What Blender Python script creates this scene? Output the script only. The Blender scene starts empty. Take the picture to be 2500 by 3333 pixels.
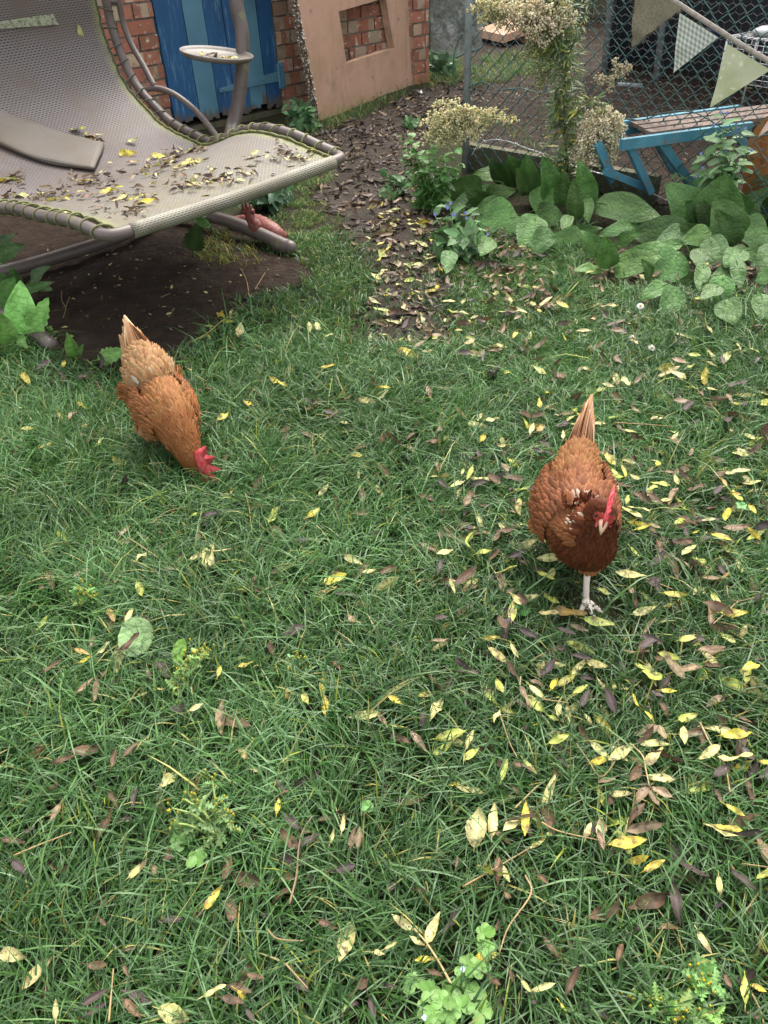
import bpy, math, random
import numpy as np
rng = np.random.default_rng(11)
random.seed(5)
SC = bpy.context.scene

# ------------------------------------------------------------------ camera
PITCH, ROLL, CAMH, FPX = math.radians(40), math.radians(2.5), 1.2, 2470.0
_F = np.array([0, math.cos(PITCH), -math.sin(PITCH)])
_R0 = np.array([1.0, 0, 0]); _U0 = np.array([0, math.sin(PITCH), math.cos(PITCH)])
_R = _R0*math.cos(ROLL)-_U0*math.sin(ROLL); _U = _U0*math.cos(ROLL)+_R0*math.sin(ROLL)
CAM = np.array([0, 0, CAMH])
cd = bpy.data.cameras.new("camera"); cam = bpy.data.objects.new("camera", cd)
SC.collection.objects.link(cam); SC.camera = cam
cd.sensor_fit = 'VERTICAL'; cd.sensor_height = 24; cd.lens = 24*FPX/3333
cd.clip_start = .02; cd.clip_end = 300
from mathutils import Matrix, Vector
cam.matrix_world = Matrix(((_R[0], _U[0], -_F[0], 0), (_R[1], _U[1], -_F[1], 0), (_R[2], _U[2], -_F[2], CAMH), (0, 0, 0, 1)))

# ------------------------------------------------------------------ light (overcast)
SUN_EL, SUN_AZ = math.radians(58), math.radians(20)      # azimuth from +Y towards +X
wd = bpy.data.worlds.new("World"); SC.world = wd; wd.use_nodes = True
nt = wd.node_tree; bg = nt.nodes['Background']
sky = nt.nodes.new('ShaderNodeTexSky'); sky.sky_type = 'NISHITA'; sky.sun_disc = False
sky.sun_elevation = SUN_EL; sky.sun_rotation = SUN_AZ
sky.air_density = 1.0; sky.dust_density = 4.0; sky.ozone_density = .6
hs = nt.nodes.new('ShaderNodeHueSaturation'); hs.inputs['Saturation'].default_value = .3
nt.links.new(sky.outputs[0], hs.inputs['Color']); wm = nt.nodes.new('ShaderNodeMix'); wm.data_type = 'RGBA'; wm.blend_type = 'MULTIPLY'; wm.inputs[0].default_value = 1; wm.inputs[7].default_value = (1, .965, .90, 1)
nt.links.new(hs.outputs[0], wm.inputs[6]); nt.links.new(wm.outputs[2], bg.inputs[0]); bg.inputs[1].default_value = .15
sd = bpy.data.lights.new("sun", 'SUN'); sd.energy = 1.0; sd.angle = math.radians(60); sd.color = (1, .96, .9)
so = bpy.data.objects.new("sun", sd); SC.collection.objects.link(so)
_sv = Vector((math.sin(SUN_AZ)*math.cos(SUN_EL), math.cos(SUN_AZ)*math.cos(SUN_EL), math.sin(SUN_EL)))
so.rotation_euler = _sv.to_track_quat('Z', 'Y').to_euler(); so.location = (0, 0, 6)
SC.view_settings.view_transform = 'Standard'; SC.view_settings.look = 'None'
SC.view_settings.exposure = 1.68; SC.view_settings.gamma = 1

# ------------------------------------------------------------------ helpers
def A(*x): return np.array(x, float)
def ray(u, v): return _F+_R*(u-1250)/FPX-_U*(v-1666.5)/FPX
def P(u, v, z=0.0):
    d = ray(u, v); return CAM+d*((z-CAMH)/d[2])
def PD(u, v, dist):
    d = ray(u, v); return CAM+d/np.linalg.norm(d)*dist
def PL(u, v, p0, n):
    d = ray(u, v); return CAM+d*(((p0-CAM)@n)/(d@n))
def proj(q):
    d = np.asarray(q)-CAM; w = d@_F
    return 1250+FPX*(d@_R)/w, 1666.5-FPX*(d@_U)/w
def unit(a): return a/(np.linalg.norm(a)+1e-12)
def ter(x, y):
    return .006*np.sin(3.1*x+1.3*y)+.005*np.sin(7.3*y-2.2*x+1)+.002*np.sin(23*x+5*y)

class MB:
    def __init__(s): s.v = []; s.f = []; s.c = []; s.m = []; s.uv = []; s.n = 0
    def add(s, v, f, col=(.5, .5, .5), mat=0, uv=None):
        v = np.asarray(v, float); k = len(v)
        c = np.asarray(col, float)
        if c.ndim == 1: c = np.tile(c, (k, 1))
        s.v.append(v); s.c.append(c); s.uv.append(np.zeros((k, 2)) if uv is None else np.asarray(uv))
        s.f.extend([tuple(i+s.n for i in q) for q in f]); s.m.extend([mat]*len(f)); s.n += k
    def tube(s, path, r, sides=8, col=(.5, .5, .5), mat=0, cap=True, up=None):
        p = np.asarray(path, float); k = len(p)
        r = np.full(k, r) if np.isscalar(r) else np.asarray(r, float)
        t = np.gradient(p, axis=0); t /= np.linalg.norm(t, axis=1)[:, None]+1e-12
        n = np.cross(t[0], A(0, 0, 1) if up is None else up)
        if np.linalg.norm(n) < 1e-3: n = np.cross(t[0], A(1, 0, 0))
        n = unit(n); V = []
        a = np.arange(sides)*2*math.pi/sides
        for i in range(k):
            n = unit(n-t[i]*(n@t[i])); b = np.cross(t[i], n)
            V.append(p[i]+r[i]*(np.cos(a)[:, None]*n+np.sin(a)[:, None]*b))
        V = np.concatenate(V); F = []
        for i in range(k-1):
            for j in range(sides):
                q = (j+1) % sides
                F.append((i*sides+j, i*sides+q, (i+1)*sides+q, (i+1)*sides+j))
        if cap: F.append(tuple(range(sides-1, -1, -1))); F.append(tuple((k-1)*sides+j for j in range(sides)))
        L = np.concatenate([[0], np.cumsum(np.linalg.norm(np.diff(p, axis=0), axis=1))])
        uv = np.stack([np.repeat(L, sides), np.tile(a*np.mean(r), k)], 1)
        if np.ndim(col) == 2: col = np.repeat(np.asarray(col), sides, 0)
        s.add(V, F, col, mat, uv)
    def box(s, o, ex, ey, ez, col=(.5, .5, .5), mat=0):
        """box from corner o with edge vectors"""
        o, ex, ey, ez = map(np.asarray, (o, ex, ey, ez))
        V = [o+a*ex+b*ey+c*ez for c in (0, 1) for b in (0, 1) for a in (0, 1)]
        s.add(V, [(0, 2, 3, 1), (4, 5, 7, 6), (0, 1, 5, 4), (2, 6, 7, 3), (0, 4, 6, 2), (1, 3, 7, 5)], col, mat)
    def ball(s, c, r, col=(.5, .5, .5), mat=0, nu=10, nv=7, axes=None):
        V = []; F = []
        ax = np.eye(3) if axes is None else np.asarray(axes)
        rr = A(r, r, r) if np.isscalar(r) else np.asarray(r)
        for i in range(nv+1):
            th = math.pi*i/nv
            for j in range(nu):
                ph = 2*math.pi*j/nu
                l = A(math.sin(th)*math.cos(ph), math.sin(th)*math.sin(ph), math.cos(th))*rr
                V.append(np.asarray(c)+l[0]*ax[0]+l[1]*ax[1]+l[2]*ax[2])
        for i in range(nv):
            for j in range(nu):
                F.append((i*nu+j, (i+1)*nu+j, (i+1)*nu+(j+1) % nu, i*nu+(j+1) % nu))
        s.add(V, F, col, mat)
    def build(s, name, mats, parent=None, smooth=True, origin=None):
        V = np.concatenate(s.v) if s.v else np.zeros((0, 3))
        po = np.zeros(3) if parent is None else np.array(parent.matrix_world.translation)
        if parent is not None: po = np.array(parent['_o'])
        o = po if origin is None else np.asarray(origin, float)
        me = bpy.data.meshes.new(name)
        me.from_pydata((V-o).tolist(), [], s.f)
        ca = me.color_attributes.new("Col", 'FLOAT_COLOR', 'POINT')
        C = np.concatenate(s.c); C4 = np.ones((len(C), 4)); C4[:, :3] = C
        ca.data.foreach_set("color", C4.ravel())
        U = np.concatenate(s.uv)
        ul = me.uv_layers.new(name="UVMap")
        idx = np.zeros(len(me.loops), int); me.loops.foreach_get("vertex_index", idx)
        ul.data.foreach_set("uv", U[idx].ravel())
        for m in (mats if isinstance(mats, (list, tuple)) else [mats]): me.materials.append(m)
        me.polygons.foreach_set("material_index", s.m)
        if smooth: me.polygons.foreach_set("use_smooth", [True]*len(me.polygons))
        me.update()
        ob = bpy.data.objects.new(name, me); SC.collection.objects.link(ob)
        if parent is not None: ob.parent = parent; ob.location = o-po
        else: ob.location = o
        ob['_o'] = [float(x) for x in o]
        return ob
def fast_mesh(name, V, Q, C, mats):
    """big quad mesh from numpy arrays"""
    me = bpy.data.meshes.new(name)
    me.vertices.add(len(V)); me.vertices.foreach_set("co", V.astype(np.float32).ravel())
    me.loops.add(Q.size); me.loops.foreach_set("vertex_index", Q.astype(np.int32).ravel())
    me.polygons.add(len(Q)); me.polygons.foreach_set("loop_start", np.arange(0, Q.size, 4, dtype=np.int32))
    me.polygons.foreach_set("use_smooth", np.ones(len(Q), bool))
    me.update(calc_edges=True)
    ca = me.color_attributes.new("Col", 'FLOAT_COLOR', 'POINT')
    C4 = np.ones((len(C), 4), np.float32); C4[:, :3] = C; ca.data.foreach_set("color", C4.ravel())
    for m in mats: me.materials.append(m)
    ob = bpy.data.objects.new(name, me); SC.collection.objects.link(ob); return ob
def tag(o, label=None, cat=None, group=None, kind=None):
    if label: o['label'] = label
    if cat: o['category'] = cat
    if group: o['group'] = group
    if kind: o['kind'] = kind
    return o
def thing(name, label, cat, loc, group=None):
    o = bpy.data.objects.new(name, None); SC.collection.objects.link(o)
    o.location = tuple(loc); o['_o'] = [float(x) for x in loc]; o.empty_display_size = .05
    return tag(o, label, cat, group)
def spline(pts, n):
    p = np.asarray(pts, float)
    if len(p) < 3: return p[0]+np.linspace(0, 1, n)[:, None]*(p[-1]-p[0])
    e = np.vstack([2*p[0]-p[1], p, 2*p[-1]-p[-2]]); out = []
    k = len(p)-1
    for x in np.linspace(0, k, n):
        i = min(int(x), k-1); t = x-i
        a, b, c, d = e[i], e[i+1], e[i+2], e[i+3]
        out.append(.5*((2*b)+(-a+c)*t+(2*a-5*b+4*c-d)*t*t+(-a+3*b-3*c+d)*t**3))
    return np.array(out)
def inpoly(x, y, poly):
    poly = np.asarray(poly); r = np.zeros(np.shape(x), bool); j = len(poly)-1
    for i in range(len(poly)):
        xi, yi = poly[i][:2]; xj, yj = poly[j][:2]
        c = ((yi > y) != (yj > y)) & (x < (xj-xi)*(y-yi)/(yj-yi+1e-12)+xi)
        r ^= c; j = i
    return r
def vnoise(x, y, s, seed=0):
    """cheap smooth value noise in [0,1]"""
    x = np.asarray(x)*s+100; y = np.asarray(y)*s+100
    xi = np.floor(x).astype(int); yi = np.floor(y).astype(int); fx = x-xi; fy = y-yi
    fx = fx*fx*(3-2*fx); fy = fy*fy*(3-2*fy)
    def h(a, b):
        n = (a*374761393+b*668265263+seed*982451653) & 0x7fffffff
        n = ((n ^ (n >> 13))*1274126177) & 0x7fffffff
        return ((n ^ (n >> 16)) & 0xffff)/65535.0
    return (h(xi, yi)*(1-fx)+h(xi+1, yi)*fx)*(1-fy)+(h(xi, yi+1)*(1-fx)+h(xi+1, yi+1)*fx)*fy

# ------------------------------------------------------------------ materials
def newmat(name):
    m = bpy.data.materials.new(name); m.use_nodes = True
    t = m.node_tree; return m, t, t.nodes['Principled BSDF'], t.nodes['Material Output']
def N(t, typ, **k):
    n = t.nodes.new(typ)
    for a, b in k.items(): setattr(n, a, b)
    return n
def noise(t, co, scale, detail=4, rough=.55):
    n = N(t, 'ShaderNodeTexNoise'); n.inputs['Scale'].default_value = scale
    n.inputs['Detail'].default_value = detail; n.inputs['Roughness'].default_value = rough
    if co is not None: t.links.new(co, n.inputs['Vector'])
    return n.outputs[0]
def ramp(t, fac, a, b, ca=(0, 0, 0), cb=(1, 1, 1)):
    r = N(t, 'ShaderNodeValToRGB'); e = r.color_ramp.elements
    e[0].position = a; e[1].position = b
    e[0].color = (*ca, 1); e[1].color = (*cb, 1); t.links.new(fac, r.inputs[0]); return r.outputs[0]
def mix(t, fac, a, b, mode='MIX'):
    m = N(t, 'ShaderNodeMix', data_type='RGBA', blend_type=mode)
    for s, x in ((0, fac), (6, a), (7, b)):
        if isinstance(x, (int, float)): m.inputs[s].default_value = x
        elif isinstance(x, tuple): m.inputs[s].default_value = (*x, 1)
        else: t.links.new(x, m.inputs[s])
    return m.outputs[2]
def pos(t): return N(t, 'ShaderNodeNewGeometry').outputs['Position']
def attr(t): return N(t, 'ShaderNodeAttribute', attribute_name='Col').outputs['Color']
def bump(t, b, h, strength, dist=.005):
    n = N(t, 'ShaderNodeBump'); n.inputs['Strength'].default_value = strength; n.inputs['Distance'].default_value = dist
    t.links.new(h, n.inputs['Height']); t.links.new(n.outputs[0], b.inputs['Normal'])
def basic(name, col=None, rough=.6, vary=None, vscale=30, vr=(.45, .65), spots=None, sscale=60, sr=(.6, .68), bstr=0, bscale=80, bdist=.004, trans=0, spec=.5, metal=0, detail=5):
    """col None -> per-vertex colour 'Col'; vary/spots = second colours laid on by noise"""
    m, t, b, o = newmat(name); p = pos(t)
    c = attr(t) if col is None else None
    if c is None:
        rg = N(t, 'ShaderNodeRGB'); rg.outputs[0].default_value = (*col, 1); c = rg.outputs[0]
    if vary is not None: c = mix(t, ramp(t, noise(t, p, vscale, detail), *vr), c, vary)
    if spots is not None: c = mix(t, ramp(t, noise(t, p, sscale, 3), *sr), c, spots)
    t.links.new(c, b.inputs['Base Color']); b.inputs['Roughness'].default_value = rough
    b.inputs['Specular IOR Level'].default_value = spec; b.inputs['Metallic'].default_value = metal
    if bstr: bump(t, b, noise(t, p, bscale, 6), bstr, bdist)
    if trans:
        tr = N(t, 'ShaderNodeBsdfTranslucent'); t.links.new(c, tr.inputs[0])
        ms = N(t, 'ShaderNodeMixShader'); ms.inputs[0].default_value = trans
        t.links.new(b.outputs[0], ms.inputs[1]); t.links.new(tr.outputs[0], ms.inputs[2]); t.links.new(ms.outputs[0], o.inputs[0])
    return m
M = {}
M['grass'] = basic('grass', None, .42, trans=.28, spec=.5)
M['leaf'] = basic('fallen_leaf', None, .5, vary=(.13, .085, .04), vscale=48, vr=(.47, .70), spots=(.035, .02, .014), sscale=170, sr=(.62, .7), trans=.15, bstr=.25, bscale=120, bdist=.002)
M['dry'] = basic('dry_leaf', None, .6, spec=.3, vary=(.05, .035, .028), vscale=90, vr=(.45, .7), trans=.05, bstr=.4, bscale=160, bdist=.002)
M['stemdry'] = basic('dry_stem', None, .6, vary=(.2, .15, .06), vscale=60)
M['soil'] = basic('soil', (.046, .033, .025), .9, vary=(.026, .018, .014), vscale=14, vr=(.35, .65), spots=(.075, .055, .04), sscale=130, sr=(.64, .72), bstr=1, bscale=45, bdist=.02, spec=.12)
M['mud'] = basic('mud', (.054, .045, .037), .8, vary=(.03, .024, .019), vscale=9, vr=(.35, .65), spots=(.09, .07, .05), sscale=110, sr=(.64, .72), bstr=1, bscale=40, bdist=.02, spec=.12)
M['ground'] = basic('ground', (.03, .026, .016), .9, vary=(.022, .032, .012), vscale=6, spots=(.07, .055, .035), sscale=90, bstr=1, bscale=50, bdist=.02, spec=.12)
M['metal'] = basic('taupe_paint', (.118, .094, .087), .42, vary=(.085, .069, .064), vscale=12, spots=(.16, .17, .07), sscale=20, sr=(.63, .75), bstr=.1, bscale=200)
M['tray'] = basic('tray', (.15, .13, .115), .45, vary=(.10, .088, .066), vscale=14)
M['cord'] = basic('cord', None, .85, vary=(.11, .11, .06), vscale=90, bstr=.5, bscale=500)
M['mortar'] = basic('mortar', (.33, .29, .25), .95, vary=(.16, .145, .13), vscale=9, spots=(.55, .53, .5), sscale=35, bstr=.7, bscale=90)
M['brick'] = basic('brick', None, .9, vary=(.16, .1, .075), vscale=22, vr=(.5, .8), spots=(.62, .57, .5), sscale=34, sr=(.6, .72), bstr=.8, bscale=120)
M['terra'] = basic('terracotta_render', (.50, .305, .22), .85, vary=(.40, .26, .16), vscale=5, vr=(.42, .7), spots=(.19, .18, .09), sscale=6, sr=(.6, .8), bstr=.3, bscale=70)
def _terra():
    t = M['terra'].node_tree; b = t.nodes['Principled BSDF']; c0 = b.inputs['Base Color'].links[0].from_socket; p = pos(t)
    mp = N(t, 'ShaderNodeMapping'); mp.inputs['Scale'].default_value = (9, 9, 1.6); t.links.new(p, mp.inputs[0])
    c = mix(t, ramp(t, noise(t, mp.outputs[0], 1.5, 6, .65), .52, .8), c0, (.27, .19, .11))
    c = mix(t, ramp(t, noise(t, p, 55, 6, .7), .56, .8), c, (.55, .38, .30)); c = mix(t, ramp(t, noise(t, p, 3, 4), .55, .75), c, (.47, .25, .19))
    c = mix(t, ramp(t, noise(t, p, 24, 2), .70, .74), c, (.2, .13, .08))
    t.links.new(c, b.inputs['Base Color'])
_terra()
M['pebble'] = basic('pebbly_edge', (.19, .13, .09), .85, vary=(.1, .075, .055), vscale=40, spots=(.62, .5, .38), sscale=75, sr=(.56, .62), bstr=1, bscale=70, bdist=.02)
M['post'] = basic('galvanised', (.26, .30, .31), .5, vary=(.19, .22, .23), vscale=25)
M['pvcwire'] = basic('green_wire', (.022, .085, .085), .4, vary=(.035, .13, .125), vscale=15)
M['wire'] = basic('grey_wire', (.13, .15, .15), .5, metal=.5)
M['silver'] = basic('bright_wire', (.55, .57, .58), .4, metal=.5)
M['bluewood'] = basic('blue_paint', (.055, .21, .30), .6, vary=(.085, .27, .35), vscale=12, spots=(.16, .14, .125), sscale=30, sr=(.6, .66), bstr=.3)
M['greywood'] = basic('weathered_wood', (.18, .135, .115), .85, vary=(.09, .07, .06), vscale=30, spots=(.3, .25, .22), sscale=60, bstr=.9, bscale=60)
M['mosswood'] = basic('mossy_wood', (.11, .095, .065), .9, vary=(.06, .08, .03), vscale=18, bstr=.8)
M['orange'] = basic('orange_board', (.42, .16, .035), .6, vary=(.3, .1, .025), vscale=14, spots=(.16, .07, .03), sscale=25, sr=(.62, .75))
M['navy'] = basic('dark_sheet', (.010, .013, .022), .6, vary=(.006, .007, .012), vscale=6)  # navy sheeting made darker: the shelter's inner shade is in the colour
M['tub'] = basic('navy_plastic', (.015, .028, .11), .4)
M['bigleaf'] = basic('broad_leaf', None, .5, vary=(.05, .11, .03), vscale=22, vr=(.5, .8), trans=.15, bstr=.35, bscale=30, bdist=.012, spec=.35)
def _veins():
    t = M['bigleaf'].node_tree; b = t.nodes['Principled BSDF']
    v = N(t, 'ShaderNodeTexVoronoi', feature='DISTANCE_TO_EDGE'); v.inputs['Scale'].default_value = 62; t.links.new(pos(t), v.inputs['Vector']); v.inputs['Scale'].default_value = 48
    l = b.inputs['Normal'].links[0]; bn = l.from_node
    r = ramp(t, v.outputs['Distance'], 0, .22); c0 = b.inputs['Base Color'].links[0].from_socket
    t.links.new(mix(t, r, mix(t, .16, c0, (.03, .07, .02)), c0), b.inputs['Base Color'])
    n2 = N(t, 'ShaderNodeBump'); n2.inputs['Strength'].default_value = .22; n2.inputs['Distance'].default_value = .01
    t.links.new(r, n2.inputs['Height']); t.links.new(bn.outputs[0], n2.inputs['Normal']); t.links.new(n2.outputs[0], b.inputs['Normal'])
_veins()
M['foliage'] = basic('foliage', None, .5, trans=.25)
M['stem'] = basic('stem', None, .6)
M['fluff'] = basic('seed_fluff', None, .9, trans=.3)
M['flower'] = basic('petal', None, .6, trans=.3)
M['burlap'] = basic('burlap', (.27, .24, .17), .95, vary=(.17, .15, .105), vscale=150, bstr=.8, bscale=500)
M['felt'] = basic('pale_green_felt', (.56, .58, .40), .95, vary=(.47, .51, .29), vscale=12, spots=(.7, .72, .55), sscale=30, bstr=.3, bscale=400)
M['peach'] = basic('peach_cloth', (.62, .45, .36), .95)
M['tape'] = basic('webbing', (.46, .41, .37), .9, vary=(.34, .3, .26), vscale=40, bstr=.5, bscale=400)
M['redorn'] = basic('red_ornament', (.17, .04, .032), .55, vary=(.24, .085, .07), vscale=60, bstr=.3)
M['white'] = basic('white_feather', (.8, .8, .78), .8)
M['cone'] = basic('pine_cone', (.13, .075, .05), .7, vary=(.28, .2, .14), vscale=70)
M['tuft'] = basic('feather', None, .62, spec=.25, trans=.1)
M['skin'] = basic('hen_body', None, .6, bstr=.35, bscale=350, bdist=.002)
M['comb'] = basic('comb', (.60, .055, .07), .42, vary=(.68, .13, .14), vscale=90, bstr=.4, bscale=350, bdist=.002, spec=.5)
M['beak'] = basic('beak', (.62, .45, .30), .4)
M['eye'] = basic('eye', (.02, .012, .01), .1)

def weave_mat(name, dash, light, dark, sx, sy, ms, algae):
    m, t, b, o = newmat(name)
    uv = N(t, 'ShaderNodeUVMap', uv_map='UVMap').outputs[0]
    br = N(t, 'ShaderNodeTexBrick'); br.offset = .5
    br.inputs['Scale'].default_value = 1; br.inputs['Brick Width'].default_value = sx; br.inputs['Row Height'].default_value = sy
    br.inputs['Mortar Size'].default_value = ms; br.inputs['Mortar Smooth'].default_value = .2
    br.inputs['Color1'].default_value = (*dark, 1); br.inputs['Color2'].default_value = (*dash, 1); br.inputs['Mortar'].default_value = (*light, 1)
    t.links.new(uv, br.inputs['Vector'])
    p = pos(t)
    c = mix(t, ramp(t, noise(t, p, 5, 3), .45, .75), br.outputs['Color'], (.105, .08, .062))
    c = mix(t, ramp(t, noise(t, p, 7, 5), .6, 1.), c, (.15, .143, .138))
    at = attr(t)      # green channel of Col marks where algae grows
    sp = N(t, 'ShaderNodeSeparateColor'); t.links.new(at, sp.inputs[0])
    mu = N(t, 'ShaderNodeMath', operation='MULTIPLY'); t.links.new(sp.outputs[1], mu.inputs[0])
    t.links.new(ramp(t, noise(t, p, 30, 5), .25, .6), mu.inputs[1])
    c = mix(t, mu.outputs[0], c, algae)
    t.links.new(c, b.inputs['Base Color']); b.inputs['Roughness'].default_value = .6
    bump(t, b, br.outputs['Fac'], .5, .002)
    return m
M['sling'] = weave_mat('woven_sling', (.032, .026, .027), (.148, .128, .128), (.021, .017, .018), .017, .0085, .0027, (.24, .27, .07))
M['sleeve'] = weave_mat('woven_sleeve', (.06, .05, .04), (.27, .255, .22), (.035, .03, .025), .014, .0062, .0018, (.3, .33, .15))
M['pillow'] = weave_mat('woven_pillow', (.05, .04, .038), (.165, .145, .135), (.035, .028, .027), .011, .0055, .0016, (.24, .27, .07))
def paint_mat(name, col, chip, worn):
    m, t, b, o = newmat(name); p = pos(t)
    mp = N(t, 'ShaderNodeMapping'); mp.inputs['Scale'].default_value = (30, 30, 3.2); t.links.new(p, mp.inputs[0])
    c = mix(t, ramp(t, noise(t, p, 3, 4), .35, .7), col, tuple(x*.62 for x in col))
    c = mix(t, ramp(t, noise(t, mp.outputs[0], 1.6, 8, .7), .54, .70), c, chip)
    sx = N(t, 'ShaderNodeSeparateXYZ'); t.links.new(p, sx.inputs[0])
    mr = N(t, 'ShaderNodeMapRange'); mr.inputs[1].default_value = .03; mr.inputs[2].default_value = .16; mr.inputs[3].default_value = .62; mr.inputs[4].default_value = 0
    t.links.new(sx.outputs[2], mr.inputs[0])
    ad = N(t, 'ShaderNodeMath', operation='ADD'); t.links.new(mr.outputs[0], ad.inputs[0]); t.links.new(noise(t, mp.outputs[0], 1.2, 5), ad.inputs[1])
    c = mix(t, ramp(t, ad.outputs[0], .74, .9), c, worn)
    t.links.new(c, b.inputs['Base Color']); b.inputs['Roughness'].default_value = .5
    bump(t, b, noise(t, mp.outputs[0], 2, 8), .4, .004)
    return m
M['dblue'] = paint_mat('dark_blue_paint', (.016, .10, .25), (.15, .29, .42), (.10, .09, .075))
M['lblue'] = paint_mat('light_blue_paint', (.10, .25, .35), (.07, .2, .3), (.12, .105, .085))
def gingham_mat():
    m, t, b, o = newmat('gingham'); uv = N(t, 'ShaderNodeUVMap', uv_map='UVMap').outputs[0]
    sx = N(t, 'ShaderNodeSeparateXYZ'); t.links.new(uv, sx.inputs[0]); fs = []
    for k in (0, 1):
        mm = N(t, 'ShaderNodeMath', operation='MULTIPLY'); mm.inputs[1].default_value = 55; t.links.new(sx.outputs[k], mm.inputs[0])
        fr = N(t, 'ShaderNodeMath', operation='FRACT'); t.links.new(mm.outputs[0], fr.inputs[0])
        g = N(t, 'ShaderNodeMath', operation='GREATER_THAN'); g.inputs[1].default_value = .5; t.links.new(fr.outputs[0], g.inputs[0]); fs.append(g.outputs[0])
    a = N(t, 'ShaderNodeMath', operation='ADD'); t.links.new(fs[0], a.inputs[0]); t.links.new(fs[1], a.inputs[1])
    h = N(t, 'ShaderNodeMath', operation='MULTIPLY'); h.inputs[1].default_value = .5; t.links.new(a.outputs[0], h.inputs[0])
    c = mix(t, h.outputs[0], (.66, .68, .56), (.25, .29, .30))
    t.links.new(c, b.inputs['Base Color']); b.inputs['Roughness'].default_value = .9; return m
M['gingham'] = gingham_mat()
def plastic_mat():
    m, t, b, o = newmat('clear_polythene'); p = pos(t)
    b.inputs['Base Color'].default_value = (.36, .41, .39, 1); b.inputs['Roughness'].default_value = .12
    bump(t, b, noise(t, p, 11, 6), 1, .16)
    tr = N(t, 'ShaderNodeBsdfTransparent'); ms = N(t, 'ShaderNodeMixShader'); ms.inputs[0].default_value = .75
    t.links.new(tr.outputs[0], ms.inputs[1]); t.links.new(b.outputs[0], ms.inputs[2]); t.links.new(ms.outputs[0], o.inputs[0]); return m
M['poly'] = plastic_mat()

# ------------------------------------------------------------------ leaf geometry
def leaf_geo(L, Wd, fold=.2, curl=0., twist=0., shape='lance', nl=8, wave=0., serr=0., ph=0., cup=0.):
    V = []; tt = np.linspace(0, 1, nl+1)
    cols = (-1, -.5, 0, .5, 1)
    for i, t in enumerate(tt):
        if shape == 'lance': w = (math.sin(math.pi*min(1, t**.85))**.85) if 0 < t < 1 else 0
        elif shape == 'ovate': w = math.sin(math.pi*t**.62)**.75 if 0 < t < 1 else 0
        elif shape == 'round': w = math.sqrt(max(0, 1-(2*t-1)**2))
        elif shape == 'lobed': w = (math.sin(math.pi*t**.9)**.8 if 0 < t < 1 else 0)*(1 if i % 2 else .45)
        elif shape == 'blade': w = min(1, t*6)*(1-t)**.6
        w = max(w, .03)*(1+(serr if i % 2 else -serr))
        s = L*t
        if abs(curl) > 1e-3: k = curl/L; x = math.sin(k*s)/k; z = (1-math.cos(k*s))/k
        else: x, z = s, 0
        a = twist*(t-.5)
        for c in cols:
            y = c*w*Wd/2
            zz = fold*abs(y)+wave*L*math.sin(t*9+ph+(2 if c < 0 else 0))*abs(c)+cup*y*y/Wd*4
            V.append((x, y*math.cos(a)-zz*math.sin(a), z+y*math.sin(a)+zz*math.cos(a)))
    F = [(i*5+j, (i+1)*5+j, (i+1)*5+j+1, i*5+j+1) for i in range(nl) for j in range(4)]
    return np.array(V), F
def frame(d, n):
    d = unit(d); n = unit(n-d*(n@d)); return np.stack([d, np.cross(n, d), n])
def put_leaf(mb, B, d, n, L, Wd, col, mid=None, mat=0, jit=.0, **k):
    V, F = leaf_geo(L, Wd, **k); R = frame(np.asarray(d, float), np.asarray(n, float))
    C = np.tile(np.asarray(col, float), (len(V), 1))
    if mid is not None: C[2::5] = mid
    mb.add(np.asarray(B)+V@R, F, C, mat)
KC = {'y': (.50, .42, .045), 'p': (.45, .425, .17), 'g': (.34, .385, .07), 'b': (.105, .062, .032), 'd': (.050, .036, .034), 't': (.22, .155, .09), 'o': (.36, .23, .06), 'r': (.30, .09, .04)}
KN = {'y': 'bright yellow', 'p': 'pale creamy yellow', 'g': 'greenish yellow', 'b': 'brown', 'd': 'dark purplish brown', 't': 'pinkish tan', 'o': 'orange yellow spotted', 'r': 'reddish brown'}
FEA = .56
def jcol(c, a=.18): return np.clip(np.array(c)*(1+rng.uniform(-a, a))*(1+rng.uniform(-a/3, a/3, 3)), 0, 1)

# ------------------------------------------------------------------ ground
WDIR = A(math.cos(math.radians(36)), math.sin(math.radians(36)), 0); WNRM = A(WDIR[1], -WDIR[0], 0)
W0 = P(580, 437)
FA = P(1520, 557); FDIR = unit(A(.76, -.65, 0)); FN = unit(A(-.65, -.76, 0))
def FP(u, v, off=0.): return PL(u, v, FA+FN*off, FN)
def pxpoly(L): return [P(u, v)[:2] for u, v in L]
SOIL = pxpoly([(-500, 640), (-500, 960), (60, 1090), (150, 1140), (250, 1205), (400, 1225), (560, 1195), (700, 1125), (790, 1045), (900, 960), (1010, 900), (970, 850), (900, 830), (800, 760), (700, 690), (600, 620), (0, 560)])
PATH = pxpoly([(820, 430), (1000, 470), (1080, 560), (1010, 640), (1110, 720), (1150, 830), (1240, 950), (1160, 1050), (1150, 1120), (1240, 1160), (1350, 1165), (1440, 1110), (1440, 1000), (1430, 870), (1420, 760), (1400, 700), (1330, 620), (1330, 520), (1400, 430), (1540, 330), (1530, 240), (1400, 285), (1250, 360), (1060, 430), (920, 400)])
def axis(a, b, st, far):
    return np.concatenate([-np.geomspace(-a, far, 8)[::-1][:-1] if a < 0 else [], np.arange(a, b, st), b+np.geomspace(.3, far, 8)])
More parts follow.
